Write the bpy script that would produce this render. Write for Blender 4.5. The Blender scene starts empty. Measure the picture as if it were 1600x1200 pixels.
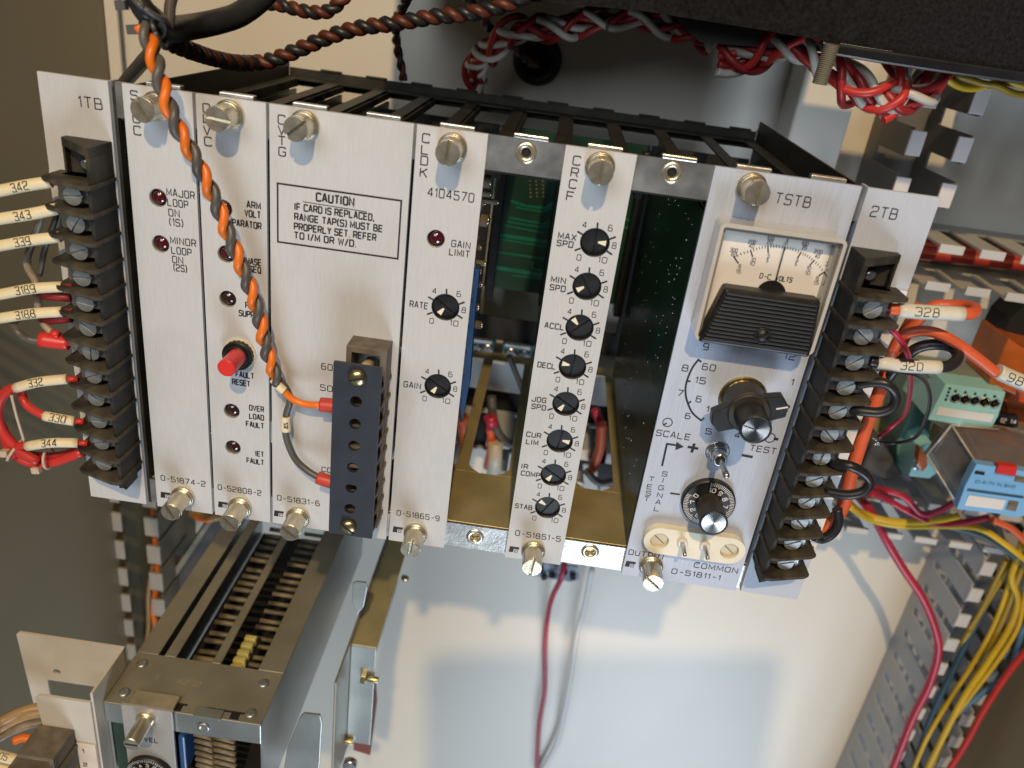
import bpy, math, random
import numpy as np
from mathutils import Vector, Matrix
random.seed(7)
S = 0.01                       # every length below is in centimetres
sc = bpy.context.scene
COL = sc.collection
# ------------------------------------------------------------------ camera
F = 1248.999
RV = (0.4482550665, 0.0439145095, 0.1376992222)
TV = np.array([-15.98855154, -12.28997273, 32.60729333])
def _rot(v):
    v = np.array(v, float); th = np.linalg.norm(v); k = v/th
    K = np.array([[0,-k[2],k[1]],[k[2],0,-k[0]],[-k[1],k[0],0]])
    return np.eye(3)+math.sin(th)*K+(1-math.cos(th))*K@K
RM = _rot(RV) @ np.array([[1,0,0],[0,0,-1],[0,1,0]], float)
CP = -RM.T @ TV                # camera position: x right, y into the cabinet, z up
def U(px, py, Y=0.0):
    """point of the place at depth Y that the photo shows at (px, py)"""
    r = RM.T @ np.array([(px-800)/F, (py-600)/F, 1.0])
    return CP + (Y-CP[1])/r[1]*r
def UZ(px, py, Z):
    r = RM.T @ np.array([(px-800)/F, (py-600)/F, 1.0])
    return CP + (Z-CP[2])/r[2]*r
def UX(px, py, X):
    r = RM.T @ np.array([(px-800)/F, (py-600)/F, 1.0])
    return CP + (X-CP[0])/r[0]*r
cd = bpy.data.cameras.new("camera"); cam = bpy.data.objects.new("camera", cd); COL.objects.link(cam)
right, down, fwd = RM[0], RM[1], RM[2]
m = Matrix(((right[0], -down[0], -fwd[0], CP[0]*S), (right[1], -down[1], -fwd[1], CP[1]*S),
            (right[2], -down[2], -fwd[2], CP[2]*S), (0,0,0,1)))
cam.matrix_world = m
cd.sensor_width = 36; cd.lens = 36*F/1600; cd.clip_start = 0.01; cd.clip_end = 20
cd.dof.use_dof = True; cd.dof.focus_distance = 0.385; cd.dof.aperture_fstop = 9
sc.camera = cam
# ------------------------------------------------------------------ light
w = bpy.data.worlds.new("World"); sc.world = w; w.use_nodes = True
w.node_tree.nodes["Background"].inputs[0].default_value = (0.75, 0.83, 1.0, 1)
w.node_tree.nodes["Background"].inputs[1].default_value = 0.045
def lamp(name, pos, target, size, power, color, sy=None, shape='DISK'):
    l = bpy.data.lights.new(name, 'AREA'); l.shape = shape; l.size = size*S
    if sy: l.size_y = sy*S
    l.energy = power; l.color = color
    o = bpy.data.objects.new(name, l); COL.objects.link(o)
    o.location = Vector(pos)*S
    o.rotation_euler = (Vector(target)-Vector(pos)).to_track_quat('-Z','Y').to_euler()
    return o
lamp("ceiling_lamp", (26,-165,150), (12,0,-14), 6, 35, (1.0, 0.69, 0.36))
lamp("window_light", (105,-230,-310), (14,5,-14), 140, 78, (0.76, 0.87, 1.0), 150, 'RECTANGLE')
lamp("fill_light", (-50,-190,95), (12,0,-10), 130, 19, (0.86, 0.93, 1.0))  # soft fill added to lift the shadows, no such source known
vs = sc.view_settings; vs.view_transform = 'Standard'; vs.look = 'None'; vs.exposure = 0.14; vs.gamma = 1
vs.use_curve_mapping = False
# ------------------------------------------------------------------ materials
MATS = {}
def mat(name, col, rough=0.5, metal=0.0, var=0.06, scale=60, bump=0.0, stretch=None, spec=0.5, coat=0.0, alpha=1.0,
        trans=0.0, bscale=None, rvar=0.08, dirt_sheen=None, dirt_sheen_amt=0.0, dirt_sheen_scale=12, aniso=0.0):
    if name in MATS: return MATS[name]
    M = bpy.data.materials.new(name); M.use_nodes = True; nt = M.node_tree; N = nt.nodes; L = nt.links
    b = N["Principled BSDF"]
    tc = N.new("ShaderNodeTexCoord"); mp = N.new("ShaderNodeMapping"); L.new(tc.outputs["Object"], mp.inputs[0])
    if stretch: mp.inputs["Scale"].default_value = stretch
    n = N.new("ShaderNodeTexNoise"); n.inputs["Scale"].default_value = scale; n.inputs["Detail"].default_value = 5
    L.new(mp.outputs[0], n.inputs[0])
    r = N.new("ShaderNodeValToRGB")
    c0 = [max(0, c*(1-var*2.2)) for c in col]; c1 = [min(1, c*(1+var*2.2)) for c in col]
    r.color_ramp.elements[0].position = 0.3; r.color_ramp.elements[1].position = 0.7
    r.color_ramp.elements[0].color = (*c0, 1); r.color_ramp.elements[1].color = (*c1, 1)
    L.new(n.outputs[0], r.inputs[0]); out = r.outputs[0]
    if dirt_sheen:
        n2 = N.new("ShaderNodeTexNoise"); n2.inputs["Scale"].default_value = dirt_sheen_scale; n2.inputs["Detail"].default_value = 8
        L.new(tc.outputs["Object"], n2.inputs[0])
        mr = N.new("ShaderNodeMapRange"); mr.inputs[1].default_value = 0.5; mr.inputs[2].default_value = 0.75
        mr.inputs[3].default_value = 0; mr.inputs[4].default_value = dirt_sheen_amt; L.new(n2.outputs[0], mr.inputs[0])
        mx = N.new("ShaderNodeMixRGB"); mx.inputs[2].default_value = (*dirt_sheen, 1)
        L.new(mr.outputs[0], mx.inputs[0]); L.new(out, mx.inputs[1]); out = mx.outputs[0]
    L.new(out, b.inputs["Base Color"])
    mr2 = N.new("ShaderNodeMapRange"); mr2.inputs[3].default_value = max(0.02, rough-rvar); mr2.inputs[4].default_value = rough+rvar
    L.new(n.outputs[0], mr2.inputs[0]); L.new(mr2.outputs[0], b.inputs["Roughness"])
    b.inputs["Metallic"].default_value = metal
    b.inputs["Specular IOR Level"].default_value = spec
    b.inputs["Coat Weight"].default_value = coat
    b.inputs["Transmission Weight"].default_value = trans
    b.inputs["Alpha"].default_value = alpha
    if bump:
        bp = N.new("ShaderNodeBump"); bp.inputs["Strength"].default_value = bump; bp.inputs["Distance"].default_value = 0.0004
        nn = n
        if bscale:
            nn = N.new("ShaderNodeTexNoise"); nn.inputs["Scale"].default_value = bscale; nn.inputs["Detail"].default_value = 3
            L.new(mp.outputs[0], nn.inputs[0])
        L.new(nn.outputs[0], bp.inputs["Height"]); L.new(bp.outputs[0], b.inputs["Normal"])
    MATS[name] = M; return M
M_panel = mat("satin_panel", (0.535,0.55,0.565), 0.5, 0.05, 0.02, 300, 0.12, (6,6,0.35), spec=0.3, dirt_sheen=(0.40,0.39,0.37), dirt_sheen_amt=0.4, dirt_sheen_scale=22)  # blotches mix smudges with painted smoky reflections
M_tstb = mat("brushed_aluminium", (0.49,0.55,0.67), 0.5, 0.12, 0.035, 260, 0.2, (10,10,0.3), spec=0.3, dirt_sheen=(0.45,0.45,0.46), dirt_sheen_amt=0.3, dirt_sheen_scale=14)  # base tinted blue for the window's cool reflection
M_ink = mat("black_ink", (0.012,0.012,0.014), 0.6, 0, 0.02)
M_white_ink = mat("white_ink", (0.72,0.72,0.70), 0.6, 0, 0.02)
M_zinc = mat("zinc_plate", (0.60,0.60,0.57), 0.30, 0.9, 0.10, 90, 0.15, bscale=700)
M_gold = mat("yellow_zinc_plate", (0.42,0.36,0.19), 0.42, 0.4, 0.07, 40, 0.15, bscale=900, dirt_sheen=(0.30,0.26,0.14), dirt_sheen_amt=0.4)
M_nickel = mat("nickel", (0.66,0.60,0.46), 0.30, 0.9, 0.05, 200, 0.12, bscale=900)
M_steel = mat("bright_steel", (0.50,0.52,0.53), 0.26, 0.95, 0.06, 250, 0.25, bscale=500)
M_brass = mat("brass", (0.50,0.42,0.22), 0.28, 0.95, 0.08, 150)
M_black = mat("black_plastic", (0.009,0.009,0.010), 0.42, 0, 0.2, 200, 0.1)
M_fin = mat('dusty_barrier', (0.032,0.028,0.021), 0.65, 0, 0.25, 140, 0.3, bscale=500, dirt_sheen=(0.12,0.10,0.065), dirt_sheen_amt=0.75, dirt_sheen_scale=60)
M_bake = mat("dusty_black_phenolic", (0.016,0.015,0.013), 0.62, 0, 0.25, 140, 0.3, bscale=500, dirt_sheen=(0.05,0.043,0.03), dirt_sheen_amt=0.5, dirt_sheen_scale=70)
M_brownblock = mat("dusty_brown_phenolic", (0.12,0.10,0.075), 0.6, 0, 0.2, 120, 0.3, bscale=600, dirt_sheen=(0.2,0.17,0.11), dirt_sheen_amt=0.5, dirt_sheen_scale=80)
M_navy = mat("dark_blue_grey_plastic", (0.022,0.028,0.040), 0.5, 0, 0.06, 80)
M_knob = mat("knurled_black", (0.030,0.027,0.022), 0.5, 0, 0.2, 200)
M_bar = mat("dark_bar", (0.035,0.032,0.024), 0.5, 0.4, 0.2, 60)
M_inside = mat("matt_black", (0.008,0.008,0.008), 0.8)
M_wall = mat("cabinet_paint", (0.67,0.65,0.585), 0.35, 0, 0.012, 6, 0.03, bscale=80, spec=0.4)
M_sidewall = mat("shaded_side_paint", (0.23,0.205,0.135), 0.55, 0, 0.03, 8, 0.05, bscale=300)  # side wall's cream paint darkened, grazing shade put into the colour
M_box = mat("charcoal_crackle_paint", (0.009,0.0085,0.0095), 0.8, 0, 0.35, 500, 0.6, bscale=900, spec=0.15)
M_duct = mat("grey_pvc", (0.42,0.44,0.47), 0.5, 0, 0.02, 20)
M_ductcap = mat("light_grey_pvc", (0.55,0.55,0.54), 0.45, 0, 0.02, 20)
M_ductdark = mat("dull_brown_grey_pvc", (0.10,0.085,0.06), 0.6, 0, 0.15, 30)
M_pcb = mat("green_board", (0.006,0.035,0.02), 0.4, 0, 0.15, 30, 0.05)
M_pcbd = mat("dark_green_board", (0.012,0.035,0.018), 0.3, 0, 0.2, 40, 0.05, dirt_sheen=(0.03,0.06,0.03), dirt_sheen_amt=0.5)
M_trace = mat("green_trace", (0.012,0.15,0.10), 0.3, 0.1, 0.1, 40)
M_solder = mat("solder", (0.6,0.62,0.6), 0.25, 0.9, 0.1)
M_orange = mat("orange_insulation", (0.75,0.17,0.012), 0.38, 0, 0.04, 40)
M_grey = mat("grey_insulation", (0.085,0.08,0.072), 0.42, 0, 0.08, 60)
M_red = mat("red_insulation", (0.52,0.035,0.03), 0.4, 0, 0.06, 40)
M_darkred = mat("dark_red_insulation", (0.30,0.018,0.02), 0.42, 0, 0.06, 40)
M_magenta = mat("crimson_insulation", (0.40,0.02,0.055), 0.38, 0, 0.06, 40)
M_coral = mat("coral_insulation", (0.66,0.12,0.045), 0.42, 0, 0.06, 40)
M_blackw = mat("black_insulation", (0.018,0.018,0.02), 0.38, 0, 0.1, 50)
M_whitew = mat("white_insulation", (0.50,0.49,0.43), 0.45, 0, 0.06, 40)
M_yellow = mat("yellow_insulation", (0.62,0.42,0.02), 0.4, 0, 0.06, 40)
M_dyellow = mat("ochre_insulation", (0.33,0.23,0.02), 0.4, 0, 0.06, 40)
M_blue = mat("blue_insulation", (0.09,0.22,0.40), 0.4, 0, 0.06, 40)
M_teal = mat("dark_blue_insulation", (0.03,0.08,0.13), 0.4, 0, 0.06, 40)
M_brown = mat("dark_brown_insulation", (0.09,0.022,0.010), 0.45, 0, 0.1, 60)
M_sleeve = mat("cream_sleeve", (0.74,0.66,0.44), 0.45, 0, 0.05, 60)
M_wsleeve = mat("white_sleeve", (0.68,0.67,0.60), 0.45, 0, 0.05, 60)
M_ferr = mat("red_crimp", (0.50,0.05,0.03), 0.45, 0, 0.08, 90)
M_redbtn = mat("red_button", (0.62,0.035,0.03), 0.33, 0, 0.03, 60)
M_led = mat("dark_red_lens", (0.055,0.005,0.007), 0.10, 0, 0.1, 60, spec=0.8, coat=1.0)
M_leddark = mat("maroon_lens", (0.028,0.008,0.007), 0.12, 0, 0.1, 60, spec=0.8, coat=1.0)
M_tie = mat("nylon_tie", (0.52,0.43,0.33), 0.4, 0, 0.05)
M_dtie = mat("black_nylon_tie", (0.07,0.07,0.068), 0.4, 0, 0.05)
M_cream = mat("cream_ceramic", (0.80,0.76,0.60), 0.35, 0, 0.02, 40)
M_creamd = mat("cream_cap", (0.62,0.57,0.42), 0.5, 0, 0.03, 40)
M_face = mat("meter_face", (0.74,0.71,0.66), 0.55, 0, 0.01, 30)
M_bezel = mat("clear_bezel_edge", (0.50,0.47,0.41), 0.12, 0.0, 0.03, 60, coat=1.0)
M_bezeld = mat("bezel_inner", (0.22,0.21,0.19), 0.2, 0.0, 0.05, 60, coat=1.0)
M_galv = mat("galvanised_sheet", (0.265,0.25,0.195), 0.45, 0.45, 0.08, 30, 0.1, bscale=300, dirt_sheen=(0.22,0.19,0.12), dirt_sheen_amt=0.5)
M_galvb = mat("bluish_galvanised", (0.33,0.36,0.35), 0.38, 0.75, 0.08, 25, 0.1, bscale=200)
M_bracket = mat("cream_bracket", (0.56,0.53,0.46), 0.5, 0, 0.03, 30, dirt_sheen=(0.33,0.31,0.33), dirt_sheen_amt=0.6, dirt_sheen_scale=28)
M_tgreen = mat("mint_plastic", (0.33,0.66,0.66), 0.45, 0, 0.02, 30)
M_tgreend = mat("grey_green_plastic", (0.12,0.25,0.24), 0.5, 0, 0.03, 30)
M_orplas = mat("translucent_orange", (0.45,0.11,0.02), 0.35, 0, 0.15, 40)
M_smoke = mat("smoked_cover", (0.17,0.15,0.145), 0.13, 0, 0.08, 20, spec=0.6, alpha=0.6, coat=0.6)
M_relayin = mat("relay_core", (0.28,0.10,0.035), 0.5, 0, 0.4, 60)
M_relblue = mat("relay_blue", (0.20,0.48,0.84), 0.45, 0, 0.03, 30)
M_label = mat("white_label", (0.75,0.76,0.76), 0.5, 0, 0.01)
M_redbrown = mat("red_brown_phenolic", (0.17,0.03,0.012), 0.45, 0, 0.08, 40)
M_copper = mat("copper_strands", (0.55,0.25,0.12), 0.35, 0.8, 0.2, 300)
M_comp = mat("tan_component", (0.16,0.13,0.08), 0.5, 0, 0.3, 90)
M_bluec = mat("blue_component", (0.02,0.07,0.20), 0.35)
M_ylwc = mat("yellow_component", (0.50,0.45,0.14), 0.5, 0, 0.1)
M_phone = mat("graphite_case", (0.03,0.03,0.035), 0.4)
M_opcb = mat("speckled_board", (0.17,0.21,0.29), 0.5, 0, 0.42, 260)
# ------------------------------------------------------------------ mesh helper
WLOC = {}
def V3(p): return np.array(p, float)
def nrm(v): v = np.array(v, float); return v/(np.linalg.norm(v)+1e-12)
def smooth(pts, sub=6):
    P = [V3(p) for p in pts]
    if len(P) < 3: return P
    Q = [2*P[0]-P[1]]+P+[2*P[-1]-P[-2]]; out = []
    for i in range(1, len(Q)-2):
        for k in range(sub):
            t = k/sub; a,b,c,d = Q[i-1],Q[i],Q[i+1],Q[i+2]
            out.append(0.5*((2*b)+(c-a)*t+(2*a-5*b+4*c-d)*t*t+(-a+3*b-3*c+d)*t**3))
    out.append(P[-1]); return out
def frames(P):
    T = [nrm(P[min(i+1,len(P)-1)]-P[max(i-1,0)]) for i in range(len(P))]
    n = np.cross(T[0], (0,0,1)); n = nrm(n) if np.linalg.norm(n) > 1e-3 else V3((1,0,0)); out = []
    for t in T:
        n = nrm(n-t*np.dot(n,t)); out.append((t, n, np.cross(t,n)))
    return out
class MB:
    def __init__(s): s.v=[]; s.f=[]; s.sm=[]; s.mi=[]; s.cur=0
    def add(s, V, Fc, sm=False):
        o=len(s.v); s.v += [tuple(map(float,p)) for p in V]; s.f += [tuple(i+o for i in f) for f in Fc]
        s.sm += ([sm]*len(Fc) if isinstance(sm,bool) else sm); s.mi += [s.cur]*len(Fc); return s
    def obox(s, c, a, b, d):
        c,a,b,d = map(V3,(c,a,b,d)); V=[c+i*a+j*b+k*d for k in(-1,1) for j in(-1,1) for i in(-1,1)]
        Fc=[(0,2,3,1),(4,5,7,6),(0,1,5,4),(2,6,7,3),(0,4,6,2),(1,3,7,5)]
        if np.dot(np.cross(a,b),d)<0: Fc=[f[::-1] for f in Fc]
        return s.add(V,Fc)
    def box(s, x0,x1,y0,y1,z0,z1):
        return s.obox(((x0+x1)/2,(y0+y1)/2,(z0+z1)/2),(abs(x1-x0)/2,0,0),(0,abs(y1-y0)/2,0),(0,0,abs(z1-z0)/2))
    def prism(s, P, ext, sm=False):
        P=[V3(p) for p in P]; e=V3(ext); n=len(P)
        nn=sum((np.cross(P[i],P[(i+1)%n]) for i in range(n)), V3((0,0,0)))
        if np.dot(nn,e)>0: P=P[::-1]
        V=P+[p+e for p in P]
        return s.add(V,[tuple(range(n)),tuple(range(2*n-1,n-1,-1))]+[(i,i+n,(i+1)%n+n,(i+1)%n) for i in range(n)],[False,False]+[sm]*n)
    def lathe(s, p, d, prof, n=28, knurl=0, cap=True, sm=True):
        d=nrm(d); a=np.cross(d,(0,0,1)); a=nrm(a) if np.linalg.norm(a)>1e-3 else V3((1,0,0)); b=np.cross(d,a); p=V3(p)
        V=[];Fc=[]
        for h,r in prof:
            for i in range(n):
                rr=r*(1-knurl*(i%2)) if (knurl and r>0) else r
                t=2*math.pi*i/n; V.append(p+d*h+(a*math.cos(t)+b*math.sin(t))*rr)
        for j in range(len(prof)-1):
            for i in range(n):
                k=(i+1)%n; Fc.append((j*n+i,(j+1)*n+i,(j+1)*n+k,j*n+k))
        sms=[sm]*len(Fc)
        if cap:
            Fc.append(tuple(range(n))); Fc.append(tuple(range(len(prof)*n-1,(len(prof)-1)*n-1,-1))); sms+=[False,False]
        # sharpen steps by duplicating: use flat shading where profile turns hard
        return s.add(V,Fc,sms)
    def cyl(s, p0, p1, r, r1=None, n=24, knurl=0):
        p0,p1=V3(p0),V3(p1); h=np.linalg.norm(p1-p0); r1=r if r1 is None else r1
        return s.lathe(p0,p1-p0,[(0,r),(h,r1)],n,knurl)
    def bcyl(s, p0, p1, r, bev=0.03, n=32, knurl=0):
        p0,p1=V3(p0),V3(p1); d=nrm(p1-p0); h=np.linalg.norm(p1-p0)
        s.lathe(p0,d,[(0,r),(h-bev,r)],n,knurl,cap=False)
        return s.lathe(p0+d*(h-bev),d,[(0,r),(bev,r-bev)],n,0,cap=True,sm=False)
    def dome(s, p, d, r, hgt, n=20, k=5):
        return s.lathe(p,d,[(hgt*math.sin(i*math.pi/2/k), max(0.001,r*math.cos(i*math.pi/2/k))) for i in range(k+1)],n)
    def tube(s, pts, r, n=10, sub=6, flat=False):
        P=smooth(pts,sub); fr=frames(P); V=[];Fc=[]
        for q,(p,(t,a,b)) in enumerate(zip(P,fr)):
            rr=r[0]+(r[1]-r[0])*q/(len(P)-1) if isinstance(r,(tuple,list)) else r
            for i in range(n):
                th=2*math.pi*i/n; V.append(p+(a*math.cos(th)+b*math.sin(th))*rr)
        for j in range(len(P)-1):
            for i in range(n):
                k=(i+1)%n; Fc.append((j*n+i,j*n+k,(j+1)*n+k,(j+1)*n+i))
        sm=[True]*len(Fc); Fc.append(tuple(range(n-1,-1,-1))); Fc.append(tuple(range((len(P)-1)*n,len(P)*n))); sm+=[False,False]
        return s.add(V,Fc,sm)
    def ring(s, c, ax, R, r, n=28, m_=8, a0=0, a1=2*math.pi):
        ax=nrm(ax); a=np.cross(ax,(0,0,1)); a=nrm(a) if np.linalg.norm(a)>1e-3 else V3((1,0,0)); b=np.cross(ax,a)
        pts=[V3(c)+(a*math.cos(a0+(a1-a0)*i/n)+b*math.sin(a0+(a1-a0)*i/n))*R for i in range(n+1)]
        return s.tube(pts,r,m_,1)
    def ribbon(s, P2, wd, O, Ux, Vx, Nx, lift=0.0, wrap=0):
        """flat stroke along the 2-D polyline P2, drawn in the frame O,Ux,Vx"""
        if wrap:
            Z=[]
            for a_,b_ in zip(P2[:-1],P2[1:]):
                for k_ in range(5): Z.append((a_[0]+(b_[0]-a_[0])*k_/5,a_[1]+(b_[1]-a_[1])*k_/5))
            P2=Z+[P2[-1]]
        P=[V3((*p,0)) for p in P2]; closed=np.allclose(P[0],P[-1]) and len(P)>3
        if closed: P=P[:-1]
        n=len(P); Lf=[];Rt=[]
        for i in range(n):
            a=P[(i-1)%n] if (closed or i>0) else None; b=P[(i+1)%n] if (closed or i<n-1) else None
            d1=nrm(P[i]-a) if a is not None else nrm(b-P[i]); d2=nrm(b-P[i]) if b is not None else d1
            n1=V3((-d1[1],d1[0],0)); n2=V3((-d2[1],d2[0],0)); mm=nrm(n1+n2); c=max(0.45,np.dot(mm,n1))
            Lf.append(P[i]+mm*wd/2/c); Rt.append(P[i]-mm*wd/2/c)
        def W(p):
            if wrap:
                th=p[1]/wrap; return V3(O)+V3(Ux)*p[0]+V3(Vx)*math.sin(th)*(wrap+lift)+V3(Nx)*(math.cos(th)*(wrap+lift))
            return V3(O)+V3(Ux)*p[0]+V3(Vx)*p[1]+V3(Nx)*lift
        V=[W(p) for p in Lf]+[W(p) for p in Rt]
        rng=range(n if closed else n-1)
        return s.add(V,[(i,n+i,n+(i+1)%n,(i+1)%n) for i in rng])
    def build(s, name, mt, parent=None, bevel=0.0, seg=2, loc=None):
        me=bpy.data.meshes.new(name)
        v=np.array(s.v,float)
        if loc is None:
            if parent is not None: loc=(v.min(0)+v.max(0))/2
            else: loc=((v[:,0].min()+v[:,0].max())/2,(v[:,1].min()+v[:,1].max())/2,v[:,2].min())
        loc=V3(loc); vv=(v-loc)*S
        me.from_pydata([tuple(p) for p in vv],[],s.f)
        for mm in (mt if isinstance(mt,(list,tuple)) else [mt]): me.materials.append(mm)
        me.polygons.foreach_set('use_smooth',s.sm); me.polygons.foreach_set('material_index',s.mi); me.update()
        o=bpy.data.objects.new(name,me); COL.objects.link(o); WLOC[o.name]=loc
        pl=WLOC[parent.name] if parent is not None else V3((0,0,0))
        if parent is not None: o.parent=parent
        o.location=Vector((loc-pl)*S)
        if bevel:
            b=o.modifiers.new("bevel",'BEVEL'); b.width=bevel*S; b.segments=seg; b.limit_method='ANGLE'; b.angle_limit=math.radians(40)
            b.harden_normals=False
        return o
def thing(name, loc, label, cat, group=None):
    o=bpy.data.objects.new(name,None); COL.objects.link(o); o.empty_display_size=0.01
    o.location=Vector(V3(loc)*S); WLOC[o.name]=V3(loc); o['label']=label; o['category']=cat
    if group: o['group']=group
    return o
def tag(o,label=None,cat=None,group=None,kind=None):
    if label: o['label']=label
    if cat: o['category']=cat
    if group: o['group']=group
    if kind: o['kind']=kind
    return o
def copy_tree(o, parent, wloc):
    c=o.copy(); COL.objects.link(c); c.parent=parent; WLOC[c.name]=V3(wloc)
    c.location=Vector((V3(wloc)-(WLOC[parent.name] if parent is not None else 0))*S)
    for ch in list(o.children):
        d=ch.copy(); COL.objects.link(d); d.parent=c; WLOC[d.name]=WLOC[ch.name]-WLOC[o.name]+V3(wloc)
        for g in ch.children:
            e=g.copy(); COL.objects.link(e); e.parent=d
    return c
def plate(mb, outer, holes, y0, y1):
    """flat sheet in the x-z plane with real holes; outer and holes are lists of (x, z)"""
    cu=bpy.data.curves.new("t",'CURVE'); cu.dimensions='2D'; cu.fill_mode='BOTH'; cu.extrude=abs(y1-y0)/2
    for lp in [outer]+holes:
        sp=cu.splines.new('POLY'); sp.points.add(len(lp)-1); sp.use_cyclic_u=True
        for i,p in enumerate(lp): sp.points[i].co=(p[0],p[1],0,1)
    ob=bpy.data.objects.new("t",cu); COL.objects.link(ob)
    me=bpy.data.meshes.new_from_object(ob.evaluated_get(bpy.context.evaluated_depsgraph_get()))
    ym=(y0+y1)/2
    V=[(v.co.x, ym-v.co.z, v.co.y) for v in me.vertices]
    mb.add(V,[tuple(p.vertices) for p in me.polygons])
    bpy.data.objects.remove(ob); bpy.data.meshes.remove(me); bpy.data.curves.remove(cu)
    return mb
def circ(x,z,r,n=28): return [(x+r*math.cos(2*math.pi*i/n), z+r*math.sin(2*math.pi*i/n)) for i in range(n)]
def rect(x0,x1,z0,z1): return [(x0,z0),(x1,z0),(x1,z1),(x0,z1)]
def rrect(x0,x1,z0,z1,r,n=6):
    o=[]
    for cx,cz,a in ((x1-r,z1-r,0),(x0+r,z1-r,90),(x0+r,z0+r,180),(x1-r,z0+r,270)):
        for i in range(n+1):
            t=math.radians(a+90*i/n); o.append((cx+r*math.cos(t),cz+r*math.sin(t)))
    return o
# ------------------------------------------------------------------ engraver's stroke letters
G = {
'A':"0,0 1.7,6 2.3,6 4,0|.6,1.9 3.4,1.9",'B':"0,0 0,6 3.7,6r 3.7,3.1r 0,3.1|3,3.1 4,3.1r 4,0r 0,0",'C':"4,4.9 4,6r 0,6r 0,0r 4,0r 4,1.1",
'D':"0,0 0,6 4,6r 4,0r 0,0",'E':"4,6 0,6 0,0 4,0|0,3.1 3.6,3.1",'F':"4,6 0,6 0,0|0,3 3.5,3",'G':"4,4.9 4,6r 0,6r 0,0r 4,0r 4,2.9 2.2,2.9",
'H':"0,0 0,6|4,0 4,6|0,3.1 4,3.1",'I':"0,0 0,6",'J':"4,6 4,0r 0,0r 0,1.8",'K':"0,0 0,6|4,6 .2,2.9|1.5,3.8 4,0",'L':"0,6 0,0 4,0",
'M':"0,0 0,6 2.3,1.2 4.6,6 4.6,0",'N':"0,0 0,6 4,0 4,6",'O':"0,3 0,6r 4,6r 4,0r 0,0r 0,3",'P':"0,0 0,6 4,6r 4,2.7r 0,2.7",
'Q':"0,3 0,6r 4,6r 4,0r 0,0r 0,3|2.6,1.6 4.4,-.6",'R':"0,0 0,6 4,6r 4,2.8r 0,2.8|2.6,2.8 4,0",'S':"4,5.0 4,6r 0,6r 0,3.1r 4,3.1r 4,0r 0,0r 0,1.0",
'T':"0,6 4,6|2,6 2,0",'U':"0,6 0,0r 4,0r 4,6",'V':"0,6 2,0 4,6",'W':"0,6 1.3,0 2.6,5 3.9,0 5.2,6",'X':"0,0 4,6|0,6 4,0",'Y':"0,6 2,3 4,6|2,3 2,0",
'Z':"0,6 4,6 0,0 4,0",'0':"0,3 0,6r 4,6r 4,0r 0,0r 0,3",'1':"0,4.6 1.2,6 1.2,0",'2':"0,4.6 0,6r 4,6r 4,3.2r 0,2.6r 0,0 4,0",
'3':"0,5.2 0,6r 4,6r 4,3.1r 1.2,3.1|3.4,3.1 4,3.1r 4,0r 0,0r 0,1.0",'4':"3.1,0 3.1,6|3,6 0,1.6|0,1.6 4.2,1.6",'5':"4,6 0,6 0,3.4 4,3.4r 4,0r 0,0r 0,1.3",
'6':"3.6,6 0,6r 0,0r 4,0r 4,3.4r 0,3.4",'7':"0,6 4,6 1.2,0",'8':"2,3.1 .3,3.1r .3,6r 3.7,6r 3.7,3.1r 2,3.1|2,3.1 0,3.1r 0,0r 4,0r 4,3.1r 2,3.1",
'9':".4,0 4,0r 4,6r 0,6r 0,2.6r 4,2.6",'-':".6,2.8 3.2,2.8",'.':"0,0 .6,0",',':".5,.5 0,-1",'(':"1.2,6.6 0,5r 0,1r 1.2,-.6",')':"0,6.6 1.2,5r 1.2,1r 0,-.6",
'/':"0,-.4 2.6,6.4",'+':"0,3 4,3|2,1 2,5"}
def glyph(ch):
    out=[]
    for st in G[ch].split('|'):
        P=[];R=[]
        for tk in st.split():
            r=tk.endswith('r'); x,y=tk.rstrip('r').split(','); P.append((float(x),float(y))); R.append(r)
        Q=[]
        for i,p in enumerate(P):
            if R[i] and 0<i<len(P)-1:
                a,b,c=V3(P[i-1]),V3(p),V3(P[i+1]); q=min(1.15,np.linalg.norm(a-b)*.48,np.linalg.norm(c-b)*.48)
                a1=b+nrm(a-b)*q; c1=b+nrm(c-b)*q
                for k in range(5):
                    t=k/4; Q.append(tuple((1-t)**2*a1+2*t*(1-t)*b+t*t*c1))
            else: Q.append(p)
        out.append(Q)
    wd=max(p[0] for st in out for p in st)
    return out,wd
def write(mb, s, O, Ux, Vx, wid, h, wt, lift=0.012, Nx=(0,-1,0), gap=2.0, wrap=0):
    gl=[]; x=0
    for ch in s:
        if ch==' ': x+=3.0; continue
        g,wd=glyph(ch); gl.append((g,x)); x+=max(wd,0.4)+gap
    tot=x-gap; k=wid/max(tot,.1); q=0
    for g,x0 in gl:
        for st in g:
            mb.ribbon([((px+x0)*k,py*h/6-(h/2 if wrap else 0)) for px,py in st],wt,O,Ux,Vx,Nx,lift+0.0006*(q%7),wrap); q+=1
X_=(1,0,0); Z_=(0,0,1); DOWN=-1
def ptext(mb, s, l, r, h, wt=0.042, Y=0.0):
    """text on the panel plane from photo point l (left of baseline) to r (right)"""
    a=U(*l,Y); b=U(*r,Y); write(mb,s,a,X_,Z_,b[0]-a[0],h,wt)
def vtext(mb, s, pts, wd, h, wt=0.045, Y=0.0):
    for ch,p in zip(s,pts):
        if ch==' ': continue
        c=U(*p,Y); k=0.0 if ch=='I' else wd
        write(mb,ch,c-V3((k/2,0,h/2)),X_,Z_,max(k,.01) if ch!='I' else .01,h,wt)
def mark(mb,p,q,wt,Y=0.0,lift=.012):
    a=U(*p,Y); b=U(*q,Y); mb.ribbon([(0,0),(b[0]-a[0],b[2]-a[2])],wt,a,X_,Z_,(0,-1,0),lift)
PITCH=3.05; H=20.9
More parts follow.
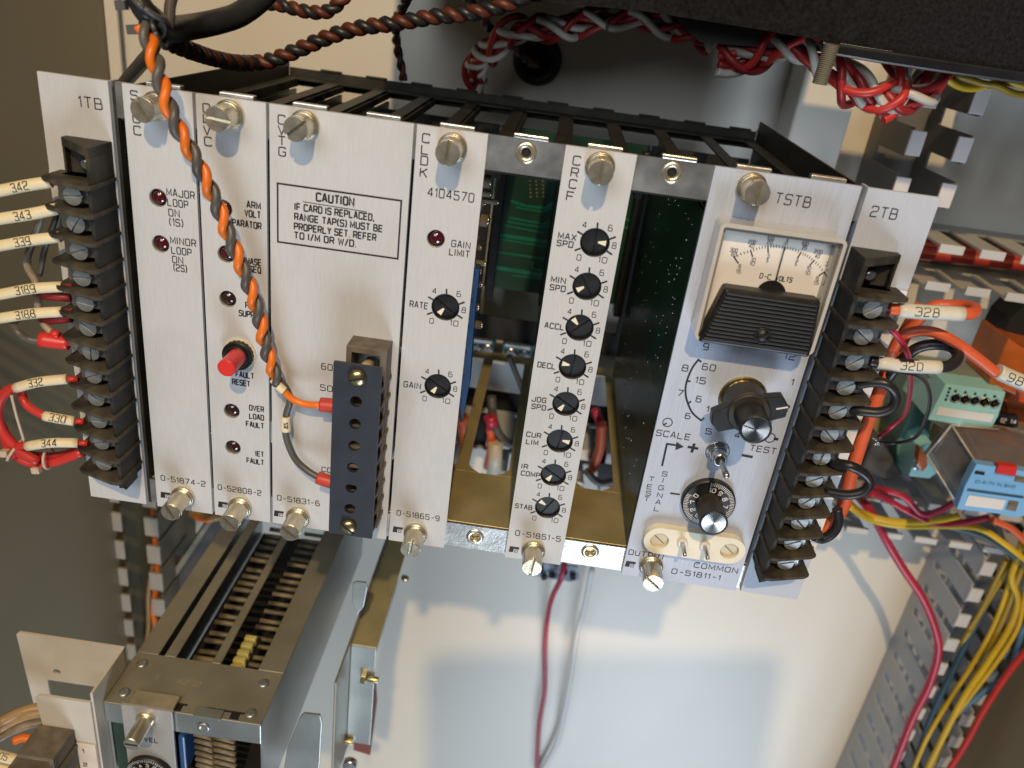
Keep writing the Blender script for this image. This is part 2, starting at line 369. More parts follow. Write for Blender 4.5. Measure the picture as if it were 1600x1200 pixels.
# ------------------------------------------------------------------ the setting
WY=28.0
def struct(name, mb, m_, bevel=0): return tag(mb.build(name,m_,bevel=bevel),kind='structure')
b=MB(); b.box(-60,110,WY,WY+.3,-130,60); struct('back_wall',b,M_wall)
SX=U(180,60,WY)[0]
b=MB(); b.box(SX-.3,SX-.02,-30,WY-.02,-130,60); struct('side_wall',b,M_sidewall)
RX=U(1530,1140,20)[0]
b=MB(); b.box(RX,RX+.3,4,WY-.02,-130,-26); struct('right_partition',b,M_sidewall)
# narrow return flange of the cabinet beside the side wall
b=MB(); b.box(SX+.02,SX+.9,WY-1.2,WY-.9,-40,30); tag(b.build('corner_flange',M_wall,bevel=.05),'narrow cream folded steel strip running down the left rear corner of the cabinet','flange')
# pale column at the upper right of the back wall
b=MB(); x0=U(1262,100,24)[0]; x1=U(1352,110,24)[0]
b.box(x0,x1,WY-4,WY-.02,-12,30); b.build('column_face',M_wall,bevel=.25,seg=3)
tag(bpy.data.objects['column_face'],'upright cream boxed channel behind the rack, left of the upper wiring duct','channel'); bpy.data.objects['column_face'].name='cream_channel'
# ------------------------------------------------------------------ modules of the rack
def screw_pt(tip, L): return U(*tip,-L)
def make_thumb(parent, tip, L, ang, m_=M_nickel, r=.5):
    t=screw_pt(tip,L); c=V3((t[0],0,t[2]))
    b=MB(); b.bcyl(c,c+V3((0,-.22,0)),r*1.22,.04)
    b.bcyl(c+V3((0,-.2,0)),c+V3((0,-.32,0)),r*1.12,.04)
    # body split into two half heads by a slot
    yb=-.3; ye=-L; sd=.22; sw=.07
    b.bcyl(c+V3((0,yb,0)),c+V3((0,ye+sd,0)),r,.005,36,.035)
    a=math.radians(ang); d=V3((math.cos(a),0,math.sin(a))); n_=V3((-math.sin(a),0,math.cos(a)))
    for sg in (1,-1):
        P=[]; th0=math.asin(sw/r)
        for i in range(15):
            th=th0+(math.pi-2*th0)*i/14; P.append((math.cos(th)*(r-.005),math.sin(th)*(r-.005)*sg))
        base=[c+d*p[0]+n_*p[1]+V3((0,ye+sd,0)) for p in P]
        b.prism(base,(0,-(sd-.03),0)); top=[c+d*p[0]*.95+n_*(p[1]*.95+sg*.003)+V3((0,ye+.03,0)) for p in P]
        b.prism(top,(0,-.03,0))
    return b.build('thumb_screw',m_,parent,bevel=.012,seg=1)
LED_P={}
def make_led(parent, px, dark=False):
    c=U(*px,0); b=MB(); b.lathe(c+V3((0,.14,0)),(0,-1,0),[(-.7,.33),(0,.33)],20,cap=True); b.dome(c+V3((0,.14,0)),(0,-1,0),.30,.16)
    o=b.build('indicator_lamp',M_leddark if dark else M_led,parent)
    b=MB(); b.lathe(c+V3((0,0,0)),(0,1,0),[(0,.385),(.25,.365),(.8,.365)],24,cap=False); b.build('lamp_socket',M_inside,o)
    b=MB(); b.lathe(c+V3((0,.0,0)),(0,1,0),[(-.003,.40),(-.003,.375),(.16,.365)],28,cap=False); b.build('bezel',M_bezeld,o)
    return (c[0],c[2],.385)
def make_pot(parent, px, ang, slot=None):
    """recessed trimmer seen through a panel hole: slotted disc with a pale pointer"""
    c=U(*px,0); R=.60; a=math.radians(ang); d=V3((math.cos(a),0,math.sin(a))); n_=V3((-math.sin(a),0,math.cos(a)))
    b=MB()
    for sg in (1,-1):
        P=[];th0=math.asin(.03/R)
        for i in range(17):
            th=th0+(math.pi-2*th0)*i/16; P.append((math.cos(th)*(R-.03),math.sin(th)*(R-.03)*sg))
        b.prism([c+n_*p[0]+d*p[1]+V3((0,.22,0)) for p in P],(0,-.1,0))
    b.cyl(c+V3((0,.5,0)),c+V3((0,.18,0)),R-.03,n=28)
    o=b.build('trimmer',M_black,parent,bevel=.01,seg=1)
    b=MB(); b.prism([c+d*.48+n_*.12+V3((0,.118,0)),c+d*.48-n_*.12+V3((0,.118,0)),c+d*.14-n_*.04+V3((0,.118,0)),c+d*.14+n_*.04+V3((0,.118,0))],(0,-.012,0)); b.build('pointer',M_cream,o)
    b=MB(); b.lathe(c+V3((0,-.008,0)),(0,1,0),[(0,R+.035),(0,R-.01),(.5,R-.01)],32,cap=False); b.build('rim',M_black,o)
    return (c[0],c[2],R)
DT=[((7,-80),(7,-115)),((-73,-45),(-108,-65)),((-81,32),(-115,45)),((82,-18),(120,-32)),((72,48),(107,70))]
DG=[('4',(-68,-103)),('6',(84,-82)),('8',(115,18)),('10',(54,100)),('0',(-86,85))]
def dial_marks(mb, px, k=1.0):
    c=U(*px,0); ref=U(696,480,0)
    for (a,b_) in DT:
        A=U(696+a[0]/4,480+a[1]/4,0)-ref; B=U(696+b_[0]/4,480+b_[1]/4,0)-ref
        mb.ribbon([(A[0]*k,A[2]*k),(B[0]*k,B[2]*k)],.075,c,X_,Z_,(0,-1,0),.012)
    for s_,d in DG:
        D=(U(696+d[0]/4,480+d[1]/4,0)-ref)*k; w_=.17 if len(s_)==1 else .36
        write(mb,s_,c+V3((D[0]-w_/2,0,D[2]-.125)),X_,Z_,w_,.25,.03)
def logo(mb, px):
    o=U(*px,0)
    L=.012
    for q in (((.03,0),(.26,0),(.23,-.36),(0,-.36)),((.262,0),(.52,0),(.51,-.15),(.245,-.13))):
        mb.add([o+V3((x,-L,z)) for x,z in q],[(3,2,1,0)])
    mb.ribbon([(.30,-.20),(.44,-.20),(.44,-.34),(.30,-.34),(.30,-.20)],.028,o,X_,Z_,(0,-1,0),.012)
MODG='module cards screwed into the rack'
def module(slot, width, label, mt=M_panel, extra_holes=(), card=True, name='rack_module'):
    x0=slot*PITCH+.07; x1=(slot+width)*PITCH-.07
    t=thing(name,((x0+x1)/2,0,-H),label,'rack module',MODG)
    return t,x0,x1
def finish(t,x0,x1,holes,mt,card_x=None,comp=True,cm=M_pcbd):
    b=MB(); plate(b,rect(x0,x1,-H,0),[circ(*h) for h in holes],0,.2)
    b.build('front_panel',mt,t,bevel=.012,seg=1)
    if card_x is not None:
        b=MB(); b.box(card_x,card_x+.16,.6,20.5,-18.8,-2.0); cb=b.build('circuit_board',cm,t)
        return cb
# --- SMOC
t,x0,x1=module(0,1,'leftmost narrow silver module with two red lamps, MAJOR LOOP and MINOR LOOP')
hs=[make_led(t,(247,309)),make_led(t,(251,381))]
make_thumb(t,(222,172),1.35,-58); make_thumb(t,(266,801),1.5,-62)
b=MB()
vtext(b,'SMOC',[(209.5,149),(211.5,167),(213,185),(214.5,204)],.28,.35,.05)
for a in (('MAJOR',(261,305),(304,310),.30),('LOOP',(262.5,321),(294,324.5),.30),('ON',(264,337),(280.5,338.5),.30),('(1S)',(265.5,351.5),(286,354),.30),
          ('MINOR',(267,380),(306,383),.30),('LOOP',(268.5,395.5),(299,398),.30),('ON',(270,410),(286,411),.30),('(2S)',(272,422.5),(292,425.5),.30),
          ('O-51874-2',(252,750),(321,759.5),.30)): ptext(b,*a)
logo(b,(250.5,768)); b.build('lettering',M_ink,t)
finish(t,x0,x1,hs,M_panel,.6)
# --- second module
t,x0,x1=module(1,1,'narrow silver module with a red FAULT RESET push button and five dark indicator lamps')
hs=[make_led(t,(349,326),True),make_led(t,(353.5,397)),make_led(t,(356,467),True),make_led(t,(362,642),True),make_led(t,(364,699),True)]
make_thumb(t,(338,186),1.4,-5); make_thumb(t,(358,818),1.5,-45)
c=U(375,552,0)
b=MB(); b.bcyl(c,c+V3((0,-.1,0)),.78,.03); wsh=b.build('washer',M_creamd,t)
b=MB(); b.bcyl(c+V3((0,-.1,0)),c+V3((0,-.42,0)),.72,.05,40,.07); b.bcyl(c+V3((0,-.4,0)),c+V3((0,-.6,0)),.56,.04); nut=b.build('nut',M_black,t)
tp=U(353,576,-1.9); b=MB(); b.bcyl((tp[0],-.5,tp[2]),(tp[0],-1.9,tp[2]),.41,.05,36,.012); b.build('push_button',M_redbtn,t)
b=MB()
vtext(b,'OLVC',[(322.5,169),(323,185),(323.5,204),(325,221)],.28,.35,.05)
BW=.055
for a in (('ARM',(386,324),(407,326.5),.27,BW),('VOLT',(383,337.5),(407,340.5),.27,BW),('COMPARATOR',(343,349),(408,357),.27,BW),
          ('PHASE',(379,411),(408,414.5),.27,BW),('SEQ',(390,424.5),(408,427),.27,BW),('FIELD',(384,481),(409,484),.27,BW),('SUPPLY',(374,493),(409,497.5),.27,BW),
          ('FAULT',(369,588),(396.5,591),.27,BW),('RESET',(363.5,600),(390.5,603.5),.27,BW),('OVER',(390,640.5),(412,644),.27,BW),('LOAD',(390,653.5),(412,656),.27,BW),
          ('FAULT',(385,665.5),(412,668.5),.27,BW),('IET',(400,712),(412,713.8),.27,BW),('FAULT',(386,722.5),(412,726),.27,BW),('O-52808-2',(341,764.5),(408,774),.30)): ptext(b,*a)
logo(b,(340.5,783)); b.build('lettering',M_ink,t)
finish(t,x0,x1,hs,M_panel,3.6)
# --- CVTG
t,x0,x1=module(2,2,'wide silver module with the boxed CAUTION notice and a black tap strip')
make_thumb(t,(461,202),1.3,40); make_thumb(t,(452,833),1.45,-38)
b=MB()
vtext(b,'CVTG',[(440,187),(440,203.5),(440.5,220),(441,237)],.28,.35,.05)
q=[U(*p,0) for p in ((433.5,285),(627.5,315),(621,406),(434.5,376))]
zt=(q[0][2]+q[1][2])/2; zb=(q[2][2]+q[3][2])/2; xa=(q[0][0]+q[3][0])/2; xb=(q[1][0]+q[2][0])/2
b.ribbon([(xa,zt),(xb,zt),(xb,zb),(xa,zb),(xa,zt)],.075,(0,0,0),X_,Z_,(0,-1,0),.012)
mark(b,(473,315),(573,331),.03)
for a in (('CAUTION',(494.5,313.5),(552.5,323),.33,.075),('IF CARD IS REPLACED,',(461,327.5),(584,346),.275,.058),('RANGE TAP(S) MUST BE',(460.5,343),(597,364),.275,.058),
          ('PROPERLY SET. REFER',(460,358),(587,377.5),.275,.058),('TO I/M OR W/D.',(460,372),(556,387.5),.275,.058),
          ('60',(502.5,576.5),(519,579),.30),('50',(501,609.5),(519,612),.30),('COM',(503,736.5),(526,740),.27),('O-51831-6',(433.5,781),(499,791),.30)): ptext(b,*a)
logo(b,(428,797)); b.build('lettering',M_ink,t)
fp=finish(t,x0,x1,[],M_panel,6.7)
# tap strip
b=MB(); b.box(10.0,11.84,-1.25,-.01,-9.95,-9.66); b.box(11.55,11.84,-1.25,-.01,-11.4,-9.95); b.box(10.0,10.25,-1.25,-.01,-11.4,-9.95)
b.box(10.0,11.8,-.9,-.01,-19.6,-11.4)
for i in range(9):
    z=-11.35-i*.96; b.prism([(9.95,-.02,z),(11.9,-.02,z),(11.75,-2.18,z-.0),(9.8,-2.18,z-.0)],(0,0,-.2))
tb=b.build('tap_block',M_brownblock,t,bevel=.02)
b=MB(); b.cyl((10.95,-.3,-10.75),(10.80,-2.2,-10.7),.3); b.build('spacer_post',M_sleeve,tb)
pl=U(522,564,-2.3); pr=U(597,575,-2.3); pb=U(580,840,-2.3)
hol=[U(*p,-2.3) for p in ((557,626),(555.5,661),(554,695),(552,729),(549.5,761),(547.5,793))]
b=MB(); plate(b,rect(pl[0],pr[0],pb[2],pl[2]),[circ(p[0],p[2],.27) for p in hol],-2.4,-2.2)
cv=b.build('cover_strip',M_navy,t,bevel=.02)
for p,ang in (((558,591),20),((544.5,824),-38)):
    c=U(*p,-2.5); b=MB(); b.lathe(c+V3((0,.08,0)),(0,-1,0),[(0,.40),(.1,.40),(.2,.30),(.24,.15),(.245,.001)],28)
    a=math.radians(ang); d=V3((math.cos(a),0,math.sin(a))); b.build('round_head_screw',M_brass,cv)
    b=MB(); b.obox(c+V3((0,-.13,0)),d*.36,V3((0,.06,0)),V3((-math.sin(a),0,math.cos(a)))*.03); b.build('slot',M_inside,cv)
# --- CLDK
t,x0,x1=module(4,1,'narrow silver module marked C L D K and 4104570 with RATE and GAIN dials')
hs=[make_led(t,(681,373)),make_pot(t,(696,480),-125),make_pot(t,(684,603.5),-120)]
make_thumb(t,(699,240),1.5,85); make_thumb(t,(641,860),1.5,85)
b=MB()
vtext(b,'CLDK',[(665.5,216),(664,234),(663,251),(662,270)],.28,.35,.05)
for a in (('4104570',(668,306),(740,312.5),.36),('GAIN',(705.5,385),(734,388.5),.28),('LIMIT',(702,398),(733,402),.28),('RATE',(640.5,479),(668,482),.28),('GAIN',(631,604),(657,607),.28),('O-51865-9',(620,804.5),(686,812.5),.30)): ptext(b,*a)
dial_marks(b,(696,480)); dial_marks(b,(684,603.5)); logo(b,(614,822)); b.build('lettering',M_ink,t)
cb=finish(t,x0,x1,hs,M_panel,12.35)
b=MB()
for i in range(24):
    y=.9+(i%4)*1.7; z=-3-(i//4)*2.5-random.random(); L=1.2+random.random()*1.2
    b.cyl((12.5,y,z),(12.5+L,y,z),.22+random.random()*.12,n=12)
b.build('component',M_comp,cb)
b=MB()
for i in range(10): b.cyl((14.6,.8,-3.2-i*1.3),(15.2,.75,-3.2-i*1.3),.09,n=10)
b.build('pin',M_solder,cb)
b=MB(); b.prism([U(*q,1.4) for q in ((738,420),(749,421),(741,500),(733,600),(722,660),(716,600),(728,500))],(0,.8,0)); b.build('blue_strip',M_bluec,cb)
b=MB(); e_=MB()
for q,r in (((757,317),.16),((777,316),.13),((766,303),.16),((762,345),.3),((750,387),.14),((757,412),.14),((750,424),.22),((752,445),.14),((747,480),.2),((739,505),.14),((752,508),.2),((766,284),.3)):
    c=U(*q,3.0); b.cyl(c+V3((-2.2,0,0)),c,r,n=10); e_.dome(c,(1,0,0),r*.8,.12,10,3)
b.build('component',M_comp,cb); e_.build('solder_end',M_solder,cb)
# --- CRCF
t,x0,x1=module(6,1,'narrow silver module between the empty slots, with eight small dials')
pots=[((929.5,379),0),((917,447.5),-145),((905.5,512),135),((894.5,573),175),((884,631),-120),((874.5,689),-8),((864.5,742),-120),((855.5,793),150)]
hs=[make_pot(t,p,a) for p,a in pots]
make_thumb(t,(939,271),1.5,88); make_thumb(t,(831,888),1.5,85)
b=MB(); vtext(b,'CRCF',[(901,251),(898,269.5),(895,287.5),(891,306.5)],.28,.35,.05)
for p,a in pots: dial_marks(b,p)
for a in (('MAX',(872,372),(899.5,375)),('SPD',(870,383.5),(894.5,387)),('MIN',(861,440),(883,443)),('SPD',(859,452.5),(882.5,455.5)),('ACCL',(851,511.5),(880.5,515)),
          ('DECL',(840,573),(867,576)),('JOG',(831,626.5),(852.5,629)),('SPD',(830.5,638),(852,640.5)),('CUR',(822.5,681.5),(844.5,684.5)),('LIM',(822,693),(840,695.5)),
          ('IR',(815,731.5),(824,732.7)),('COMP',(814,742),(843,745.5)),('STAB',(805,793),(830.5,796.5))): ptext(b,*a,.245,.045)
ptext(b,'O-51851-5',(805,836),(875,846.5),.30); logo(b,(796,853)); b.build('lettering',M_ink,t)
finish(t,x0,x1,hs,M_panel,18.45)
# --- TSTB
t,x0,x1=module(8,2,'wide brushed module marked TSTB with meter, knobs and toggle')
make_thumb(t,(1184,303),1.3,88,M_nickel); make_thumb(t,(1021,912),1.5,-38,M_nickel)
b=MB(); ptext(b,'TSTB',(1210,317),(1264,324),.42,.045)
for a in (('9',(1098,546),(1106,547),.30),('12',(1225,560.5),(1241,563),.30),('8',(1065,579),(1074,580.3),.30),('60',(1096.5,577),(1116.5,580),.30),('15',(1086,598),(1101,600.5),.30),
          ('7',(1058,618),(1066,619),.30),('6',(1087,627.5),(1094.5,628.5),.30),('6',(1070,653.5),(1077.5,654.5),.28),('5',(1102,677.5),(1110.5,678.7),.28),('4',(1147,683.5),(1155,684.5),.28),
          ('1',(1235,601),(1238,601.5),.28),('2',(1223.5,641),(1231.5,642),.28),('1',(1103,643),(1106,643.4),.28),
          ('SCALE',(1025,680),(1077,687.5),.30),('TEST',(1171,703.5),(1211,709.5),.30),('OUTPUT',(982,866),(1038.5,873.5),.30),('COMMON',(1084,886),(1152,893.5),.30),('O-51811-1',(1049,895.5),(1124,906),.30)): ptext(b,*a)
vtext(b,'SIGNAL',[(1038.5,740.5),(1036,750.5),(1033,762),(1031,774),(1028.5,784.5),(1026,795)],.23,.25,.035)
vtext(b,'TEST',[(1018,748.5),(1015,760.5),(1013,770.5),(1010.5,779.5)],.23,.25,.035)
arc=[U(*p,0) for p in ((1096,565.5),(1091,562),(1081,576),(1073,596),(1071,612),(1074,628),(1082,645),(1095.5,657),(1100,653))]
sm_=[arc[0]]+smooth(arc[1:8],5)+[arc[8]]
b.ribbon([(p[0],p[2]) for p in sm_],.09,(0,0,0),X_,Z_,(0,-1,0),.012)
mark(b,(1073,595),(1079,596),.08,lift=.016); mark(b,(1075,630),(1080,627),.08,lift=.016)
c=U(1043,660,0); b.ribbon([(.22*math.cos(i*math.pi/12),.22*math.sin(i*math.pi/12)) for i in range(25)],.045,c,X_,Z_,(0,-1,0),.012); mark(b,(1042,661),(1036,664),.07,lift=.017)
c=U(1203,684,0); b.ribbon([(.24*math.cos(i*math.pi/12),.24*math.sin(i*math.pi/12)) for i in range(25)],.045,c,X_,Z_,(0,-1,0),.012); mark(b,(1209,685),(1216,686.5),.14,lift=.017)
q=[U(*p,0) for p in ((1034.5,728),(1042,693.5),(1060,696))]; b.ribbon([(p[0],p[2]) for p in q],.10,(0,0,0),X_,Z_,(0,-1,0),.012)
q=[U(*p,0)+V3((0,-.016,0)) for p in ((1057,690),(1068.5,698),(1055,703))]; b.add(q,[(2,1,0)])
for p,q_ in (((1074.5,698),(1091,701)),((1085,693),(1080.5,707)),((1159,711),(1176,714))): mark(b,p,q_,.13,lift=.012+.003*random.random())
mark(b,(1047,770.5),(1062,772.5),.09); logo(b,(978,876))
b.build('lettering',M_ink,t)
cb=finish(t,x0,x1,[(U(*p,0)[0],U(*p,0)[2],.3) for p in ((1121,706),)],M_tstb,24.5)
b=MB()
for i in range(90):
    y=2+random.random()**1.3*15; z=-3-random.random()*15; b.dome((24.5,y,z),(-1,0,0),.04+.07*random.random()**2,.06,8,3)
b.build('solder_joint',M_solder,cb); b.mi
bpy.data.objects[cb.children[0].name]['kind']='stuff'
b=MB()
for i in range(9):
    z=-8-i*.35; b.add([(24.48,3,z-.5),(24.48,9,z),(24.48,9,z-.12),(24.48,3,z-.62)],[(0,1,2,3)])
b.build('copper_trace',M_trace,cb)
# meter
mt_=[U(1128,347,-1.3),U(1327,375,-1.3),U(1088,528,-1.3)]
mx0,mx1=mt_[0][0],U(1326,377,-1.3)[0]; mz1=mt_[0][2]; mz0=U(1271,557,-1.3)[2]
b=MB(); plate(b,rrect(mx0,mx1,mz0,mz1,.28),[rrect(mx0+.14,mx1-.14,mz0+.14,mz1-.18,.1)],-1.3,-.02)
meter=b.build('meter_case',M_bezel,t,bevel=.05,seg=2)
b=MB(); plate(b,rrect(mx0+.15,mx1-.15,mz0+.15,mz1-.19,.1),[rect(mx0+.30,mx1-.30,mz0+.3,mz1-.36)],-1.0,-.02); b.build('inner_frame',M_bezeld,meter,bevel=.02)
b=MB(); b.box(mx0+.30,mx1-.30,-.52,-.5,mz0+.3,mz1-.36); b.build('scale_card',M_face,meter)
FY=-.53
b=MB()
def fm(p,q,w_): mark(b,p,q,w_,FY,.01)
K=300/1600.
def cp(x,y): return (1060+x*K,320+y*K)
ticks=[((460,430),(500,488)),((600,375),(618,432)),((746,340),(748,402)),((888,345),(886,380)),((1025,392),(993,442)),((1135,460),(1093,505)),((1222,555),(1168,592))]
for a,e in ticks: fm(cp(*a),cp(*e),.055)
for i in range(6):
    a0,a1=ticks[i][0],ticks[i+1][0]
    for k in range(1,6 if i!=2 else 6):
        s_=k/6 if i not in(0,5) else k/5
        if s_>=.99: continue
        bul=-14*math.sin(s_*math.pi)*0.6
        x=a0[0]+(a1[0]-a0[0])*s_; y=a0[1]+(a1[1]-a0[1])*s_+bul
        cx,cy=810,1000; d=nrm((cx-x,cy-y)); fm(cp(x,y),cp(x+d[0]*22,y+d[1]*22),.028)
for s_,x,y,w_ in (('300',430,388,55),('60',440,425,38),('200',582,322,55),('40',585,355,38),('100',738,288,52),('20',738,325,38),('0',902,295,12),('0',892,332,12),('100',1025,335,48),('20',1030,370,32),
              ('200',1130,402,60),('40',1135,440,34),('300',1225,505,62),('60',1230,540,38),('15',495,525,22),('15',478,565,36),('10',605,470,30),('10',592,500,36),('5',742,440,12),('5',732,475,12),
              ('5',982,470,12),('5',970,505,12),('10',1068,538,28),('10',1055,578,34),('15',1140,625,24),('15',1125,660,36)):
    p=U(*cp(x,y),FY); write(b,s_,p,X_,Z_,w_*K/35,.15,.020,.01)
p=U(*cp(675,608),FY); q=U(*cp(762,622),FY); write(b,'D-C',p,X_,Z_,q[0]-p[0],.2,.035,.01)
p=U(*cp(812,628),FY); q=U(*cp(942,645),FY); write(b,'VOLTS',p,X_,Z_,q[0]-p[0],.2,.035,.01)
b.build('scale_marks',M_ink,meter)
b=MB(); a=U(*cp(787,720),-.62); e=U(*cp(890,345),-.62); b.tube([a,e],.025,6,1); b.build('needle',M_black,meter)
c=U(*cp(765,745),-.55); b=MB(); b.cyl(c,c+V3((0,-.1,0)),.62,n=40); b.build('needle_hub',M_black,meter)
q=[U(*p,-1.55) for p in (cp(395,710),cp(1200,815),cp(1140,1195),cp(215,1130))]
zt=max(q[0][2],q[1][2]); xl=q[0][0]; xr=q[1][0]; zb=mz0-.05; xbl=mx0+.18; xbr=mx1-.15
b=MB(); b.prism([(xl,-.6,zt),(xr,-.6,zt),(xbr,-.6,zb),(xbl,-.6,zb)],(0,-.85,0))
cov=b.build('lower_cover',M_black,meter,bevel=.14,seg=3)
b=MB()
for i in range(13):
    z=zt-.2-i*(zt-zb-.3)/13; f=(zt-z)/(zt-zb); b.box(xl+(xbl-xl)*f+.12,xr+(xbr-xr)*f-.12,-1.53,-1.44,z-.05,z+.05)
b.build('rib',M_black,cov,bevel=.03)
c=U(*cp(700,1090),-1.5); b=MB(); b.lathe(c,(0,-1,0),[(0,.36),(.06,.36),(.06,.30),(.02,.28),(.12,.26),(.16,.12),(.165,.001)],28); b.build('zero_screw',M_black,cov)
b=MB(); b.obox(c+V3((0,-.17,0)),V3((.2,0,.12)),V3((0,.015,0)),V3((-.02,0,.035))); b.build('slot',M_inside,cov)
# selector with pointer skirt
c=U(1152,622,0)
b=MB(); c=V3((28.07,0,-10.02)); b.bcyl(c,c+V3((0,-.12,0)),1.1,.04,40); b.bcyl(c+V3((0,-.12,0)),c+V3((0,-.3,0)),.92,.04,20); b.build('brass_washer',M_brass,t)
e=V3((28.07,-3.0,-10.02)); d0=V3((c[0],-.4,c[2]))
cx,cz=c[0],c[2]
b=MB(); b.bcyl((cx,-.25,cz),(cx,-1.5,cz),.98,.06,44,.03); sk=b.build('pointer_knob',M_knob,t)
P=[]
def lobe(a,L,hw):
    d=V3((math.cos(a),0,math.sin(a))); n_=V3((-math.sin(a),0,math.cos(a))); o=V3((cx,0,cz))
    return [o+n_*hw*1.35,o+d*(L-.18)+n_*hw,o+d*L+n_*.0,o+d*(L-.18)-n_*hw,o-n_*hw*1.35]
for a,L,hw in ((math.radians(20),1.72,.50),(math.radians(208),1.68,.50)):
    b=MB(); q=lobe(a,L,hw); b.prism([p+V3((0,-.9,0)) for p in q],(0,-.62,0)); b.build('pointer_wing',M_black,sk,bevel=.05)
a=math.radians(20); d=V3((math.cos(a),0,math.sin(a)))
b=MB(); b.obox(V3((cx,-1.53,cz))+d*1.42,d*.25,V3((0,.01,0)),V3((-math.sin(a),0,math.cos(a)))*.035); b.build('pointer_line',M_white_ink,sk)
b=MB(); b.bcyl((cx,-1.4,cz),(cx,-1.62,cz),.94,.06,40); b.bcyl((cx,-1.6,cz),(e[0],-3.0,e[2]),.68,.05,44,.035); ik=b.build('inner_knob',M_knob,sk)
b=MB(); b.lathe((e[0],-2.98,e[2]),(0,-1,0),[(0,.67),(.06,.67),(.06,.58),(.03,.57)],40,cap=False); b.build('rim',M_black,sk)
def spun(parent,e,y,R):
    b=MB(); n=72; V=[(e[0],y,e[2])]; Fc=[]
    for i in range(n):
        t_=2*math.pi*i/n; V.append((e[0]+R*math.cos(t_),y,e[2]+R*math.sin(t_)))
    for i in range(n): Fc.append((0,(i+1)%n+1,i+1))
    b.add(V,Fc,True); return b.build('end_cap',M_spun,parent)
M_spun=mat("spun_aluminium",(0.50,0.50,0.49),0.27,1.0,0.03,90)
nt=M_spun.node_tree; N=nt.nodes; L_=nt.links; bs=N["Principled BSDF"]; bs.inputs["Anisotropic"].default_value=0.9
tg=N.new("ShaderNodeTangent"); tg.direction_type='RADIAL'; tg.axis='Y'; L_.new(tg.outputs[0],bs.inputs["Tangent"])
spun(sk,e,-3.035,.57)
a=math.radians(168); b=MB(); b.obox((e[0]+.28*math.cos(a),-3.045,e[2]+.28*math.sin(a)),(.27*math.cos(a),0,.27*math.sin(a)),(0,.004,0),(-.025*math.sin(a),0,.025*math.cos(a))); b.build('index_line',M_ink,sk)
# toggle switch
c=U(1121,705,0); b=MB(); b.bcyl(c,c+V3((0,-.08,0)),.56,.02,32); b.lathe(c+V3((0,-.08,0)),(0,-1,0),[(0,.46),(.22,.46)],6,sm=False); b.lathe(c+V3((0,-.3,0)),(0,-1,0),[(0,.34),(.1,.36),(.5,.34),(.55,.30)],24)
sw=b.build('toggle_switch',M_steel,t,bevel=.015)
tp=U(1135,743,-2.2); b=MB(); b.lathe(c+V3((0,-.84,0)),(0,-1,0),[(0,.24),(.02,.24)],20); b.build('bushing_mouth',M_inside,sw)
b=MB(); b.tube([c+V3((0,-.7,-.02)),c*0.4+tp*.6+V3((0,-.3*0,0)),tp],(.12,.15),14,3); b.dome(tp,tp-c,.15,.12); b.build('lever',M_steel,sw)
# count dial
e=U(1115,817,-1.9); c=V3((e[0],0,e[2])); b=MB(); b.bcyl(c+V3((0,-.02,0)),c+V3((0,-.35,0)),1.30,.06,64); dl=b.build('dial_skirt',M_black,t)
dc=V3((c[0],-.36,c[2])); b=MB()
nt_=66
for i in range(nt_):
    a=math.radians(172+ i*(-(-270))/ (nt_-1)) if False else math.radians(160+i*297/(nt_-1))
    L=.20 if i%5 else .26; d=(math.cos(a),math.sin(a)); b.ribbon([(d[0]*(1.22-L),d[1]*(1.22-L)),(d[0]*1.22,d[1]*1.22)],.035,dc,X_,Z_,(0,-1,0),.006)
for i,s_ in enumerate(['0','1','2','3','4','5','6','7','8','9','10']):
    a=math.radians(152+i*29.8); d=V3((math.cos(a),0,math.sin(a))); n_=V3((math.sin(a),0,-math.cos(a)))
    w_=.15 if len(s_)==1 else .3; o=dc+d*.80-n_*w_/2-d*.1; write(b,s_,o,n_,d,w_,.21,.045,.006)
b.build('dial_figures',M_white_ink,dl)
b=MB(); b.bcyl(dc,(e[0],-1.9,e[2]),.64,.05,44,.035)
ee=V3((e[0]*.5+c[0]*.5,0,e[2]*.5+c[2]*.5)); kn=b.build('dial_knob',M_knob,dl)
b=MB(); b.lathe((ee[0],-1.88,ee[2]),(0,-1,0),[(0,.66),(.06,.66),(.06,.57),(.03,.56)],40,cap=False); b.build('rim',M_black,dl); spun(dl,ee,-1.935,.565)
# ceramic output jack
lc=U(1030,846,-.4); rc=U(1140,859,-.4); zc=(lc[2]+rc[2])/2; R=.78
def stad(x0,x1,z,r,n=14):
    return [(x0+r*math.cos(math.radians(90+180*i/n)),z+r*math.sin(math.radians(90+180*i/n))) for i in range(n+1)]+[(x1+r*math.cos(math.radians(-90+180*i/n)),z+r*math.sin(math.radians(-90+180*i/n))) for i in range(n+1)]
b=MB(); plate(b,stad(lc[0],rc[0],zc,R),[circ(lc[0],zc,.46),circ(rc[0],zc,.46)],-.45,-.02); jk=b.build('output_jack',M_cream,t,bevel=.05,seg=3)
for x in (lc[0],rc[0]):
    b=MB(); b.bcyl((x,-.02,zc),(x,-.3,zc),.45,.03); o=b.build('recessed_screw',M_creamd,jk)
    b=MB(); b.obox((x,-.31,zc),(.25,0,-.2),(0,.01,0),(.012,0,.016)); b.build('slot',M_comp,o)
